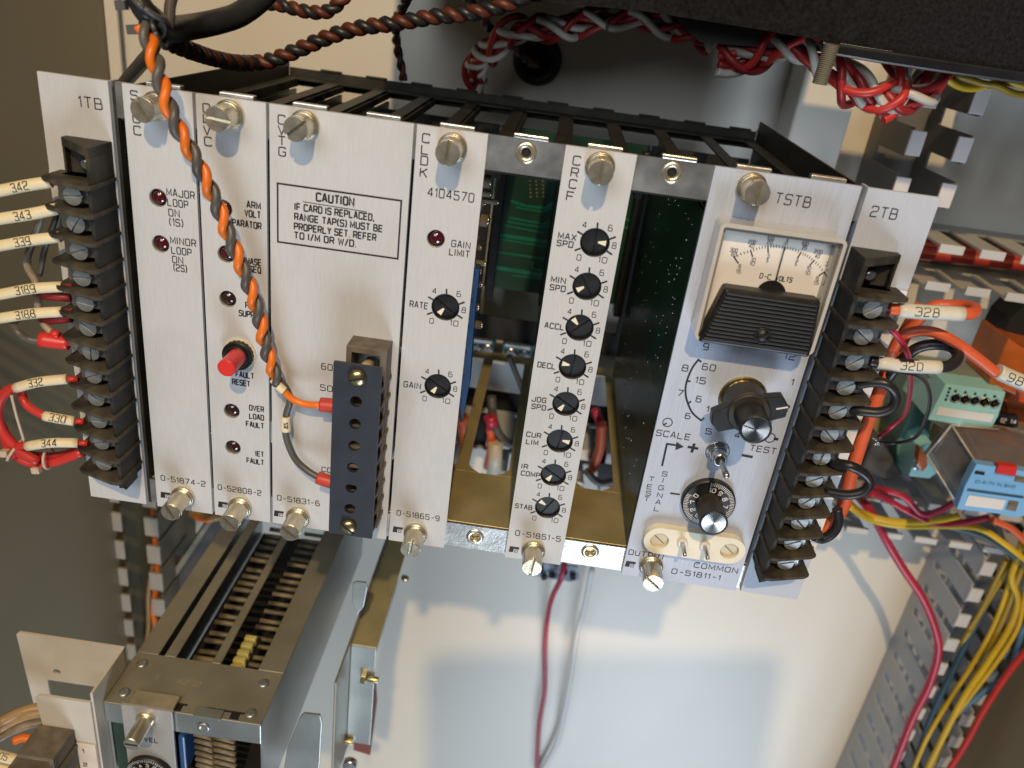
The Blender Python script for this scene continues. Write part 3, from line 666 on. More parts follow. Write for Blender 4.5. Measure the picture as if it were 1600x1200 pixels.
for p0,p1 in (((1066,848),(1070,868)),((1101,853),(1106,873))):
    a=U(*p0,-.45); b=MB(); b.lathe(a,(0,-1,0),[(0,.26),(.1,.26),(.14,.2)],20); b.build('jack_collar',M_label,jk)
    b=MB(); b.tube([a+V3((0,-.1,0)),a+V3((.02,-.55,-.02)),a+V3((.03,-.9,-.06))],(.12,.1),12,4); b.dome(a+V3((.03,-.9,-.06)),(0,-1,-.1),.1,.08); b.build('jack_pin',M_steel,jk)
# ------------------------------------------------------------------ card cage
cage=thing('card_cage',(15.2,11,-H),'yellow zinc plated steel card cage holding all the silver module cards','card cage')
ZT=-1.45; ZB=-H+1.5; CD=22.5
holes_t=[(U(822,239,.2)[0],U(822,239,.2)[2],.26),(U(1050,270,.2)[0],U(1050,270,.2)[2],.26)]
holes_b=[(U(742,839,.2)[0],U(742,839,.2)[2],.24),(U(922,862,.2)[0],U(922,862,.2)[2],.24)]
b=MB(); plate(b,rect(-.35,31.0,ZT,-.02),[circ(*h) for h in holes_t],.22,.4)
for i in range(10):
    x=i*PITCH+.95; b.box(x,x+1.45,.22,.62,-.018,.16)
b.build('top_flange',M_zinc,cage,bevel=.04)
b=MB(); plate(b,rect(-.35,31.0,-H+.05,ZB-.02),[circ(*h) for h in holes_b],.22,.4); b.build('bottom_flange',M_zinc,cage,bevel=.05)
for (x,z,r) in holes_t+holes_b:
    b=MB(); b.lathe((x,.22,z),(0,-1,0),[(-.5,.19),(.0,.20),(.07,.26),(.07,.40),(0.0,.46)],32,cap=False); o=b.build('threaded_insert',M_nickel,cage)
    b=MB(); b.cyl((x,.7,z),(x,.35,z),.2); b.build('insert_bore',M_inside if z>-5 else M_brass,o)
def grid(name, z0, z1, mt, front, rear, barw, taper=True):
    b=MB(); b.box(-.3,30.95,.4,front,z0,z1); b.box(-.3,30.95,rear,CD,z0,z1)
    for i in range(11):
        x=i*PITCH; x=max(x,.15); x=min(x,30.4)
        hw=barw/2
        b.box(x-hw,x+hw,front+.01,rear-.01,z0+.003,z1-.003)
        if taper and 0<i<10:
            q=[]; 
            for k in range(7):
                t_=k/6; q.append((x+hw+.75*(1-t_)**2,front-.02+1.0*t_))
            for k in range(6,-1,-1):
                t_=k/6; q.append((x-hw-.75*(1-t_)**2,front-.02+1.0*t_))
            b.prism([(p[0],p[1],z0+.005) for p in q],(0,0,z1-z0-.01))
    return b.build(name,mt,cage,bevel=.02,seg=1)
grid('top_grid',ZT-.12,ZT,M_bar,1.4,CD-1.2,.75,False)
grid('bottom_grid',ZB-.12,ZB,M_gold,5.3,CD-1.4,.7)
b=MB(); b.box(-.35,31,CD,CD+.15,ZT-.6,ZT+.5)
for i in range(12):
    x=i*PITCH-1.6+.3; 
    if x<-.3: continue
    b.box(x,min(31,x+1.4),CD-.1,CD+.2,ZT+.5,ZT+.62)
b.build('rear_rail',M_bar,cage,bevel=.02)
b=MB(); b.box(-.5,-.36,.25,CD,-H,-.3); b.build('side_plate',M_bar,cage); b=MB(); b.box(31.02,31.16,.25,CD,-H,-.3); b.build('side_plate',M_bar,cage)  # dark metal stands in for shade, so the gaps beside them read black
# card guides behind the top bars
b=MB()
for i in range(11):
    b.box(i*PITCH+.25,i*PITCH+.55,1.2,CD-1,ZT-.5,ZT-.13)
b.build('card_guide',M_inside,cage)
# backplane board
bz0=U(800,452,CD-.6)[2]; bz1=ZT-1.2
b=MB(); b.box(14.2,24.2,CD-.75,CD-.6,bz0,bz1); bp_=b.build('backplane_board',M_pcb,cage)
b=MB(); yb=CD-.77
def tr(pts,w_):
    q=[U(*p,yb) for p in pts]; b.ribbon([(p[0],p[2]) for p in q],w_*.6,(0,yb,0),X_,Z_,(0,-1,0),.004*random.random()+.003)
for pts,w_ in ((((798,314),(822,322),(852,325),(872,312)),.3),(((806,324),(848,331),(872,320)),.22),(((796,340),(850,350),(875,338)),.25),(((792,346),(845,355),(875,350)),.2),(((788,352),(850,364)),.2),
               (((775,366),(868,380)),.45),(((772,372),(860,386)),.2),(((772,393),(862,406)),.22),(((832,408),(832,420),(848,424)),.25),(((770,417),(848,430),(852,424)),.5),(((800,430),(852,436)),.2),
               (((945,330),(985,345)),.25),(((950,345),(985,358)),.25),(((945,300),(965,310),(980,306)),.2)): tr(pts,w_)
b.build('board_trace',M_trace,bp_)
b=MB(); 
for i in range(3):
    for j in range(5): p=U(828+i*10+j*.3,283+j*6,yb); b.cyl(p,p+V3((0,-.1,0)),.06,n=8)
b.build('board_pin',M_comp,bp_)
b=MB(); b.box(0,14.1,CD-.75,CD-.6,-H+4,bz1); b.build('connector_wall',M_inside,cage); b=MB(); b.box(24.3,30.8,CD-.75,CD-.6,-H+4,bz1); b.build('connector_wall',M_inside,cage)
ra,rb=U(800,497,CD)[2],U(800,532,CD)[2]
b=MB(); b.box(-.3,31,CD-.3,CD-.1,rb,ra); b.build('rear_lower_rail',M_inside,cage)
for cx_ in (14.7,18.6,21.0,24.0):
    b=MB(); b.box(cx_-.28,cx_+.28,CD-2.2,CD-.78,bz0-.4,bz1-.3); b.build('edge_connector',M_black,cage,bevel=.04)
# ------------------------------------------------------------------ barrier terminal strips 1TB and 2TB
def tb_unit(xin, s, lab, txtpts, label, angs):
    xo=xin+s*2.95; xa,xb=min(xin,xo),max(xin,xo)
    t=thing('terminal_strip',((xa+xb)/2,0,-H),label,'terminal strip','barrier terminal strips at the ends of the rack')
    b=MB(); b.box(xa,xb,0,.2,-H,0); 
    b.box(xin-(.0 if s>0 else .12),xin+(.12 if s>0 else 0),.2,.9,-H,0)
    b.build('mounting_plate',M_panel if s<0 else M_tstb2,t,bevel=.015,seg=1)
    b=MB(); ptext(b,lab,*txtpts,.42,.045); b.build('lettering',M_ink,t)
    ux=lambda u: xin+s*u
    def pr(bb,pts,z0,z1): bb.prism([(ux(u),y,z1) for u,y in pts],(0,0,z0-z1))
    z0=-3.9; p=1.19
    b=MB(); pr(b,[(.05,-.02),(2.0,-.02),(2.0,-.75),(.24,-.75),(.24,-1.9),(.08,-1.9)],z0-12*p-.5,z0)
    pr(b,[(.3,-.02),(1.7,-.02),(1.7,-.5),(.3,-1.2)],z0-12*p-1.1,z0-12*p-.5)
    body=b.build('terminal_body',M_bake,t,bevel=.02)
    b=MB(); pr(b,[(.05,-.02),(2.0,-.02),(2.0,-.42),(.05,-1.9)],-2.78,-2.42); pr(b,[(.34,-.02),(1.84,-.02),(1.84,-.16),(.34,-.16)],z0,-2.78); pr(b,[(.05,-.02),(.33,-.02),(.33,-1.65),(.05,-1.85)],z0,-2.78); pr(b,[(1.85,-.02),(2.0,-.02),(2.0,-.4),(1.85,-.5)],z0,-2.78)
    b.build('end_cap',M_fin,t,bevel=.02)
    b=MB(); b.lathe((ux(.95),-.18,-3.4),(0,-1,0),[(0,.28),(.4,.28),(.5,.15)],16); b.build('mounting_screw',M_steel,t)
    pts=[(-.02,-.02),(-.02,-2.05),(.12,-2.2),(.45,-2.2),(2.2,-1.62),(2.44,-1.42),(2.44,-.02)]
    b=MB(); pr(b,pts,z0-.17,z0); br=b.build('barrier',M_fin,t,bevel=.025)
    for i in range(1,13):
        w0=WLOC[br.name]; copy_tree(br,t,w0+V3((0,0,-p*i)))
    b=MB(); zz=z0-.62
    b.box(min(ux(.30),ux(2.05)),max(ux(.30),ux(2.05)),-1.0,-.78,zz-.42,zz+.42)
    b.box(min(ux(.30),ux(.44)),max(ux(.30),ux(.44)),-1.5,-1.0,zz-.40,zz+.40); b.box(min(ux(.44),ux(1.8)),max(ux(.44),ux(1.8)),-1.3,-1.16,zz-.34,zz+.34)
    cl=b.build('clamp',M_steel,t,bevel=.03)
    C=[]
    for i in range(12):
        c_=cl if i==0 else copy_tree(cl,t,WLOC[cl.name]+V3((0,0,-p*i)))
    for i in range(12):
        a=math.radians(angs[i%len(angs)]); zz=z0-.64-p*i; cx_=ux(1.10)
        b=MB(); r=.40; d=V3((math.cos(a),0,math.sin(a))); n_=V3((-math.sin(a),0,math.cos(a))); c=V3((cx_,0,zz))
        b.bcyl(c+V3((0,-1.2,0)),c+V3((0,-1.45,0)),r,.02,28)
        for sg in (1,-1):
            P=[];th0=math.asin(.035/r)
            for k in range(13):
                th=th0+(math.pi-2*th0)*k/12; P.append((math.cos(th)*r,math.sin(th)*r*sg))
            b.prism([c+d*q[0]+n_*q[1]+V3((0,-1.45,0)) for q in P],(0,-.1,0))
        b.build('terminal_screw',M_screw,t,bevel=.02,seg=2)
    b=MB(); b.box(min(ux(2.0),ux(2.93)),max(ux(2.0),ux(2.93)),-.06,-.01,z0-12*p-.1,z0-.1); mk=b.build('marker_strip',M_label if s>0 else M_panel,t)
    if s>0:
        b=MB()
        for i in range(3,12): write(b,'19',(ux(2.50),-.075,z0-.80-p*i),X_,Z_,.32,.32,.035,.01)
        b.build('lettering',M_ink,mk)
    return t,ux,z0,p
M_screw=mat("dull_zinc_screw",(0.40,0.43,0.44),0.42,0.75,0.08,200,0.2,bscale=600)
M_tstb2=mat("satin_panel_cool_lit",(0.50,0.55,0.64), 0.5, 0.08,0.02,260,0.15,(6,6,0.35),spec=0.3)  # satin panel tinted bluer, cool light put into the colour
T1,u1,z1_,p1_=tb_unit(-.52,-1,'1TB',((124,166.5),(160,171)),'silver end plate marked 1TB with its black barrier strip, left end',[5,60,20,3,-8,-35,88,25,-40,0,18,-20])
T2,u2,z2_,p2_=tb_unit(30.68,1,'2TB',((1359,337.5),(1399,342.5)),'silver end plate marked 2TB with its black barrier strip, right end',[40,-35,42,35,40,-42,85,32,50,-42,30,20])
# copper wire ends under the left clamps
for i in (0,1,2,4,5,7,9):
    b=MB(); zz=z1_-.62-p1_*i
    for k in range(6): b.tube([(u1(.42),-1.1,zz+random.uniform(-.1,.1)),(u1(.30),-1.4-random.random()*.25,zz+random.uniform(-.25,.2))],.025,5,1)
    b.build('wire_strand',M_copper,T1)
print("PART1 ok")
# ------------------------------------------------------------------ wires
def wpts(pts): return [U(p[0],p[1],p[2]) for p in pts]
def wire(name, pts, r, mt, label, cat='wire', group=None, n=10):
    b=MB(); b.tube(wpts(pts),r,n,6); return tag(b.build(name,mt),label,cat,group)
def part_tube(parent, name, pts, r, mt, n=12, sub=4):
    b=MB(); b.tube(wpts(pts),r,n,sub); return b.build(name,mt,parent)
def sleeve(parent, pts, r, s_, mt=None, off=0.5, wid=None, h=None, up=1, mi=None):
    mt=mt or M_sleeve; o=part_tube(parent,'number_sleeve',pts,r,mt,14)
    if s_:
        P=smooth(wpts(pts),8); k_=min(len(P)-3,max(2,int(len(P)*off))); mid=P[k_]; ux=nrm(P[k_+2]-P[k_-2]); n_=nrm(CP-mid); n_=nrm(n_-ux*np.dot(n_,ux)); vx=np.cross(n_,ux)
        if vx[2]*up<0: ux=-ux; vx=-vx
        w_=wid or .2*len(s_)+.1; h=h or r*1.05
        b=MB(); write(b,s_,mid-ux*w_/2-vx*(h/2),ux,vx,w_,h,.032,.012,n_,wrap=0) if False else None
        mb=MB(); write(mb,s_,mid-ux*w_/2,ux,vx,w_,h,.035,.012,n_,wrap=r)
        mb.build('lettering',M_ink,o)
    return o
GW='labelled wires landing on the left barrier strip'
FT=-1.25
def lwire(n_, pts, num, r=.27, tail=None, label='', core=M_darkred, tips=None, toff=.6):
    e=pts[-1]
    t=thing('labelled_wire',U(*pts[0]),label,'wire',GW)
    if tips is None: tips=[e,(e[0]+16,e[1]+1,FT)]
    part_tube(t,'insulation',[pts[-1] if not tail else tail[0]]+([] if not tail else tail[1:])+tips[1:],r*.62,core)
    if pts[0][0]<0: part_tube(t,'insulation',[(pts[0][0]+6,pts[0][1],pts[0][2]),(pts[0][0]-120,pts[0][1]+14,-1),(pts[0][0]-300,pts[0][1]+60,2),(pts[0][0]-420,pts[0][1]+160,6)],r*.8,M_whitew)
    sleeve(t,pts,r,num,off=toff,h=.36)
    return t
Yw=-1.5
lwire(0,[(-60,309,-1.3),(0,298,Yw),(40,290,Yw),(80,284,FT)],'342',.25,label='short white cable sleeve marked 342, topmost at the left strip')
lwire(1,[(-60,352,-1.3),(0,342,Yw),(45,335,Yw),(90,326,FT)],'343',.25,label='cream cable sleeve marked 343, second from top at the left')
lwire(2,[(-60,392,-1.3),(0,384,Yw),(45,376,Yw),(94,370,FT)],'339',.24,label='cream cable sleeve marked 339, third from top at the left')
lwire(3,[(-60,468,-1.3),(0,460,Yw),(50,451,Yw),(98,448,FT)],'3189',.24,label='cream cable sleeve marked 3189 beside a dark red crimp')
lwire(4,[(-40,502,-1.3),(2,497,Yw),(50,490,Yw),(98,487,FT)],'3188',.24,label='cream cable sleeve marked 3188 just above the bright red lug')
for i,(a,b_,lab) in enumerate((((66,461,-1.0),(112,465,-.9),'upper dark red crimp, under the sleeve marked 3189'),((66,501,-1.0),(112,497,-.9),'lower dark red crimp, above the bright red lug'))):
    wire('crimp_sleeve',[a,((a[0]+b_[0])/2,(a[1]+b_[1])/2,-1),b_],.2,M_darkred,lab,'crimp')
t=thing('red_lug',U(80,532,-1.3),'bright red crimp lug joining two grey wires at the left strip','crimp lug')
b=MB(); a,e=U(63,530,-1.5),U(108,537,-1.3); b.tube([a,a*.4+e*.6,e],(.36,.30),18,3); b.tube([U(80,520,-1.4),U(93,524,-1.4)],.17,12,1); b.build('barrel',M_redlug:=mat("bright_red_vinyl",(0.62,0.035,0.03),.35,0,.05,60),t)
b=MB(); b.obox(U(116,535,-1.25),(.35,0,0),(0,.04,0),(0,0,.18)); b.build('tongue',M_nickel,t)
wire('grey_wire',[(64,533,-1.4),(45,530,-1.5),(28,519,-1.6),(22,504,-1.2),(34,495,-.6)],.17,M_grey,'dark grey wire looping left from the red crimp lug')
wire('beige_wire',[(84,522,-1.2),(70,508,-1.1),(62,492,-.8),(58,462,-.8),(56,440,-.5),(44,418,-.5),(44,398,-.5),(58,360,-.5),(70,320,-.5)],.17,M_greyb:=mat("mottled_beige_insulation",(0.25,0.21,0.155),.45,0,.5,35),'mottled beige and grey wire hanging behind the cream sleeves')
wire('looped_wire',[(62,430,-.4),(70,390,-.4),(84,350,-.4),(92,320,-.4)],.13,M_grey,'thin dark wire beside the mottled beige one')
t=lwire(5,[(25,606,-1.5),(60,597,-1.6),(106,592,-1.4)],'332',.24,toff=.5,label='cream sleeve marked 332 on a red wire rising from the bundle',core=M_red)
part_tube(t,'insulation',[(28,605,-1.5),(8,614,-1.5),(-4,640,-1.4),(4,672,-1.3),(30,703,-1.3),(60,722,-1.2)],.24,M_red)
t=lwire(6,[(70,650,-1.5),(92,654,-1.5),(116,658,-1.3)],'330',.24,toff=.5,label='cream sleeve marked 330 on the red wire that curves down',core=M_red)
part_tube(t,'insulation',[(36,598,-1.0),(36,622,-1.1),(48,638,-1.3),(72,651,-1.5)],.2,M_red)
t=lwire(7,[(43,697,-1.6),(80,692,-1.7),(122,692,-1.3)],'344',.24,toff=.5,label='cream sleeve marked 344, lowest at the left strip',core=M_red)
part_tube(t,'insulation',[(46,697,-1.5),(30,697,-1.4),(24,705,-1.2),(45,716,-1.1)],.2,M_red)
wire('red_wire',[(-260,420,0),(-120,540,-1),(-30,640,-1.2),(2,665,-1.0),(14,700,-1.0),(45,722,-.9),(85,722,-.9),(130,706,-1.0)],.24,M_red,'thick red wire lowest in the bundle under the sleeve 344',group=None)
wire('red_wire',[(-260,380,0),(-120,500,-1),(-30,600,-1.0),(-4,650,-.8),(10,680,-.8),(40,708,-.8),(90,712,-.8),(128,700,-.8)],.2,M_darkred,'darker red wire inside the bundle under the sleeve 344')
def ctie(c,ax,R,r,label,mt,head):
    t=thing('cable_tie',U(*c),label,'cable tie'); b=MB(); b.ring(U(*c),ax,R,r,24,8); b.build('strap',mt,t)
    h=U(*head); b=MB(); b.obox(h,(.2,0,.03),(0,.16,0),(-.02,0,.17)); b.build('head',mt,t,bevel=.03); return t
ctie((76,716,-1.0),(1,.1,.05),.52,.07,'pale nylon cable tie round the red bundle, head hanging below',M_tie,(57,734,-1.1))
ctie((24,703,-1.1),(.8,.1,-.5),.6,.07,'pale nylon cable tie at the left end of the red bundle',M_tie,(8,708,-1.4))
wire('tie_strap',[(18,618,-1.8),(26,650,-1.7),(38,690,-1.6)],.07,M_tie,'long pale tie strap across the red wires','cable tie')
# orange / grey twisted pair in front of the cards
def twisted(name, pts, r, R, pitch, mats, label, cat='cable', group=None, ph0=0.0, sub=14, pnames=None, jit=0.0):
    P=smooth(wpts(pts),sub); fr=frames(P); L=0; n=len(mats); path=[[] for _ in mats]
    for i,(p,(t_,a,b_)) in enumerate(zip(P,fr)):
        if i: L+=np.linalg.norm(p-P[i-1])
        for k in range(n):
            th=ph0+2*math.pi*(L/pitch+k/n)+jit*math.sin(L*1.3+k*2.1); rr=R*(1+jit*.5*math.sin(L*.9+k*1.7))
            path[k].append(p+a*math.cos(th)*rr+b_*math.sin(th)*rr)
    t=thing(name,P[-1],label,cat,group)
    for k,mt in enumerate(mats):
        b=MB(); b.tube(path[k],r,9,1); b.build(pnames[k] if pnames else 'strand',mt,t)
    return t
t=twisted('twisted_pair',[(222,38,-1.2),(234,66,-1.6),(244,100,-2.0),(258,150,-2.3),(278,200,-2.4),(306,250,-2.2),(335,310,-1.9),(358,370,-1.7),(381,425,-1.5),(402,485,-1.3),(416,545,-1.1),(434,598,-.9)],.185,.17,1.7,[M_orange,M_grey],
  'orange and grey twisted pair hanging diagonally in front of the left cards',ph0=.6)
part_tube(t,'orange_lead',[(430,592,-.9),(440,606,-.9),(455,622,-.9),(475,631,-.9),(502,633,-1.0)],.165,M_orange)
part_tube(t,'grey_lead',[(434,590,-.8),(449,610,-.75),(453,628,-.7),(447,650,-.7),(447,682,-.7),(460,715,-.7),(480,735,-.8),(500,747,-.9)],.165,M_grey)
sleeve(t,[(427,592,-.95),(436,603,-.95),(444,611,-.95)],.21,'',M_sleeve)
sleeve(t,[(446,650,-.7),(446.5,662,-.7),(447,673,-.7)],.23,'532',M_sleeve,wid=.3,h=.16)
part_tube(t,'red_crimp',[(501,632,-1.0),(512,633,-1.0),(527,635,-1.0)],.34,M_ferr,16); part_tube(t,'red_crimp',[(497,746,-.95),(508,750,-1.0),(524,755,-1.0)],.32,M_ferr,16)
# black loom and ties top left
wire('black_cable',[(238,42,-1),(262,46,1),(300,42,3),(340,34,4),(375,22,5),(410,-4,6),(430,-30,6)],.52,M_blackw,'thick black cable sweeping right from the tie at the top left','cable',n=18)
wire('black_cable',[(248,40,0),(236,80,2),(222,98,3),(196,128,5),(180,150,6)],.30,M_grey,'dark grey cable running down behind the 1TB plate','cable',n=14)
wire('black_cable',[(274,-20,1),(266,8,.5),(262,40,0),(240,52,-.5)],.22,M_grey,'thin dark cable entering at the top left','cable',n=12)
wire('black_cable',[(205,-25,-1),(216,0,-1),(230,22,-1),(250,40,0)],.42,M_blackw,'black cable ending in the tie at the top left','cable',n=16)
ctie((232,12,-1.2),(.5,.1,.8),.62,.11,'grey cable tie highest in the top left corner',M_dtie,(190,8,-1.3))
ctie((248,48,-.8),(.95,.2,.3),.58,.10,'grey cable tie just above the start of the orange pair',M_dtie,(208,46,-1.2))
tags=[M_brown,M_blackw]
twisted('twisted_pair',[(255,60,2),(290,76,4),(330,90,7),(370,98,10),(400,98,12),(430,92,12),(470,76,12),(515,57,12),(560,44,12),(620,36,12),(680,26,12),(740,20,12),(800,4,12),(840,-20,12)],.24,.2,1.35,[M_brown,M_blackw],
  'dark brown and black twisted cable running behind the rack top',ph0=.4)
twisted('twisted_pair',[(380,-12,12),(410,2,12),(440,8,12),(480,18,12),(510,18,12),(528,6,12),(545,-14,12)],.22,.16,1.2,[M_blackw,M_brown],'short dark twisted cable sagging from the top edge')
twisted('twisted_pair',[(640,-10,14),(628,14,16),(618,36,18),(620,70,20),(626,100,21),(630,124,22)],.17,.13,2.2,[M_brown,M_blackw],'dark brown pair dropping into the rear of the cage')
twisted('twisted_pair',[(727,-12,14),(740,12,16),(755,30,18),(770,50,20),(800,72,23),(826,96,25),(838,102,27)],.17,.13,2.0,[M_brown,M_blackw],'brown pair that ends in the round rubber grommet')
# grommet
c=U(840,93,WY); b=MB(); b.lathe(V3((c[0],WY,c[2])),(0,-1,0),[(0,1.75),(.25,1.75),(.45,1.5),(.45,1.15),(.1,1.0),(-.02,.95)],36,cap=False); 
g=tag(b.build('rubber_grommet',M_black),'round black rubber grommet in the back wall above the rack','grommet')
b=MB(); b.cyl((c[0],WY,c[2]),(c[0],WY-.05,c[2]),1.1); b.build('hole',M_inside,g)
# red and white harness
def harness(pts,R,pitch,n,label,mats=None,r=.2,jit=.5):
    mats=mats or [M_darkred,M_whitew,M_darkred]
    P=smooth(wpts(pts),10); fr=frames(P); t=thing('wire_harness',P[-1],label,'wire harness')
    for k in range(n):
        L=0; path=[]; rk=R*(0.35+.75*((k*0.618)%1)) ; s_=1 if k%3 else -1
        for i,(p,(tt,a,b_)) in enumerate(zip(P,fr)):
            if i: L+=np.linalg.norm(p-P[i-1])
            th=2*math.pi*(L/pitch*s_+k/n)+jit*math.sin(L*.8+k*2.3); rr=rk*(1+.3*math.sin(L*1.1+k*1.3))
            path.append(p+a*math.cos(th)*rr+b_*math.sin(th)*rr)
        b=MB(); b.tube(path,r,8,1); b.build('white_strand' if mats[k%len(mats)] is M_whitew else 'red_strand',mats[k%len(mats)],t)
    return t
HY=17
harness([(742,150,24),(742,125,23),(750,95,21),(775,68,19),(810,52,HY),(850,46,HY),(905,36,HY),(950,32,HY),(1000,24,HY),(1050,38,HY),(1092,56,HY),(1120,62,HY+1)],.75,5.5,8,'red and white twisted harness behind the rack, left of the box flap',r=.21)
harness([(1125,88,17),(1165,88,16.5),(1215,76,16),(1260,82,15.5),(1300,100,15),(1330,128,14.6),(1362,152,14.5),(1400,162,14.5),(1432,150,14.8),(1452,125,15.2),(1458,92,15.8),(1450,60,16)],.88,6,9,'red and white twisted harness looping up to the right under the black box',r=.24,mats=[M_red,M_whitew,M_darkred])
harness([(1395,85,15.5),(1405,112,15),(1412,140,14.6),(1400,165,14.3),(1375,182,14.3)],.5,7,5,'loose red and white strands at the right bend of the harness',r=.24,mats=[M_whitew,M_red,M_red])
wire('tie_strap',[(948,28,HY-1.2),(949,38,HY-1.3),(948,48,HY-1.2)],.09,M_dtie,'small tie round the red and white harness','cable tie')
# ------------------------------------------------------------------ unit above
t=thing('equipment_box',(26,14,5),'charcoal crackle painted box filling the top right, seen from below','equipment box')
YB=12.5
q=[U(*p,YB) for p in ((575,-6),(850,3),(1010,18),(1160,42),(1290,64),(1430,86),(1600,116),(1760,140))]
q.append(V3((80,YB,q[-1][2]-.3)))
b=MB(); top=14
def zat(x):
    return float(np.interp(x,[k[0] for k in q],[k[2] for k in q]))
def seg_(x0,x1,top,dep):
    pts=[(x0,YB,zat(x0))]+[(k[0],YB,k[2]) for k in q if x0<k[0]<x1]+[(x1,YB,zat(x1))]
    bb=MB(); bb.prism(pts+[(x1,YB,top),(x0,YB,top)],(0,dep,0)); return bb
seg_(q[0][0],33.4,26,11).build('body',M_box,t); seg_(33.4,45.2,9.2,1.2).build('thin_front',M_box,t); seg_(45.2,79.9,26,11).build('shade_block',M_box,t)  # middle kept thin and low for lamp light; unseen right block added for shade
q=[U(*p,YB-.2) for p in ((1285,64),(1600,112),(1760,136),(1760,154),(1600,132),(1500,118),(1380,100),(1287,84))]
b=MB(); b.prism(q,(0,.7,0)); b.build('lower_lip',mat("black_gloss",(0.012,0.012,0.014),.28,0,.1),t,bevel=.12)
q=[U(*p,15.6) for p in ((1052,22),(1165,40),(1300,62),(1296,82),(1140,70),(1095,66),(1070,45))]
b=MB(); b.prism(q,(0,.25,0)); b.build('flap',M_navygrey:=mat("dark_grey_sheet",(0.06,0.06,0.058),.5,0,.1),t)
# threaded bolt
a=U(1300,70,12.0); e=U(1282,132,12.0); e=V3((a[0]-.1,12.0,e[2])); b=MB(); n=20; prof=[]
L=np.linalg.norm(e-a)
for i in range(n*2+1): prof.append((L*i/(n*2),.40 if i%2 else .35))
b.lathe(a,e-a,prof,20,sm=False); tag(b.build('threaded_bolt',M_galv),'short threaded bolt hanging from the underside of the black box','bolt')
# pale pads on the cream channel and yellow wire at top right
twisted('yellow_cable',[(1470,118,18),(1500,128,18),(1530,134,18),(1560,132,18),(1600,142,18),(1650,150,18)],.2,.25,6,[M_yellow,M_dyellow],'yellow wires peeking out under the black box at the right edge')
# ------------------------------------------------------------------ slotted wiring ducts
def duct(axis, c0, c1, s0, s1, tips, pitch, label, fw=.62, mt=M_duct, cap=M_ductcap, th=.18, y0=None, baseh=2.0, walls=(0,1), capw=.8, capd=.5):
    """axis 'x' or 'z': runs from s0 to s1; its two slotted walls stand at c0 and c1"""
    y0=WY-.02 if y0 is None else y0
    t=thing('wiring_duct',((c0+c1)/2 if axis=='z' else (s0+s1)/2,y0,s0 if axis=='z' else (c0+c1)/2),label,'wiring duct','grey slotted wiring ducts on the back wall')
    def bx(bb,ca,cb_,a,e,ya,yb_):
        if axis=='z': bb.box(ca,cb_,ya,yb_,a,e)
        else: bb.box(a,e,ya,yb_,ca,cb_)
    b=MB(); bx(b,c0,c1,s0,s1,y0-.2,y0); b.build('base',mt,t)
    for wi,c in enumerate((c0,c1)):
        if wi not in walls: continue
        inn=1 if wi==0 else -1
        b=MB(); ca,cb_=sorted((c,c+inn*th)); bx(b,ca,cb_,s0,s1,y0-baseh,y0-.2)
        k=s0+.2
        while k+pitch*fw<s1:
            bx(b,ca,cb_,k,k+pitch*fw,tips+.02,y0-baseh)
            # rounded neck: narrower tip
            k+=pitch
        w_=b.build('slotted_wall',mt,t,bevel=.02,seg=1)
        b=MB(); k=s0+.2
        ka,kb=sorted((c-inn*.05,c+inn*capd))
        while k+pitch*fw<s1:
            m_=k+pitch*fw/2; hw=pitch*capw/2; bx(b,ka,kb,m_-hw*.75,m_+hw*.75,tips-.25,tips); k+=pitch
        b.build('finger_tips',cap,w_,bevel=.04)
    return t
TIP=21.0
# lower right duct
lx=U(1440,890,WY)[0]; rx=U(1560,920,TIP)[0]
q0=U(1440,890,WY)[2]
duct('z',lx,lx+5.3,-95,U(1470,840,TIP)[2],TIP,U(1542,937,TIP)[2]-U(1521,976,TIP)[2],'grey slotted duct running diagonally down the lower right, full of coloured wires',capw=.62,capd=1.0,baseh=1.3,fw=.70)
# upper right duct
ax0=U(1424,230,TIP)[0]; ax1=U(1505,205,TIP)[0]
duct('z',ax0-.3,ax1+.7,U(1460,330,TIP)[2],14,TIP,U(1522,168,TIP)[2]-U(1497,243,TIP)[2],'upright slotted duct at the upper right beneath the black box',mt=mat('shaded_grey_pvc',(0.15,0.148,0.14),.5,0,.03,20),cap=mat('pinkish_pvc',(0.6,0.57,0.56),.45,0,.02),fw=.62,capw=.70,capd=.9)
# horizontal duct beside 2TB
zt=U(1500,385,TIP)[2]; zb=U(1490,456,TIP)[2]
duct('x',zb,zt,U(1395,420,TIP)[0]-6,75,TIP,2.75,'horizontal slotted duct with pale finger tips right of the 2TB plate',mt=mat("warm_lit_grey_pvc",(0.42,0.40,0.34),.5,0,.03,20),capd=.55,fw=.6)  # grey pvc tinted tan, warm lamp light put into the colour
for i,(dy,mt) in enumerate(((0,M_coral),(7,M_red),(13,M_coral),(20,M_darkred))):
    wire('red_wire',[(1340,362+dy,25),(1440,378+dy,25),(1520,388+dy,25),(1640,402+dy,25)],.3,mt,'%s red wire lying inside the horizontal duct'%('topmost','second','third','lowest')[i],group='red wires inside the horizontal duct')
# lower horizontal duct
zt=U(1430,782,TIP)[2]; zb=U(1520,857,TIP)[2]
duct('x',zb,zt,U(1330,790,TIP)[0],78,TIP,2.75,'lower horizontal slotted duct under the blue relay',capd=.5,capw=.85)
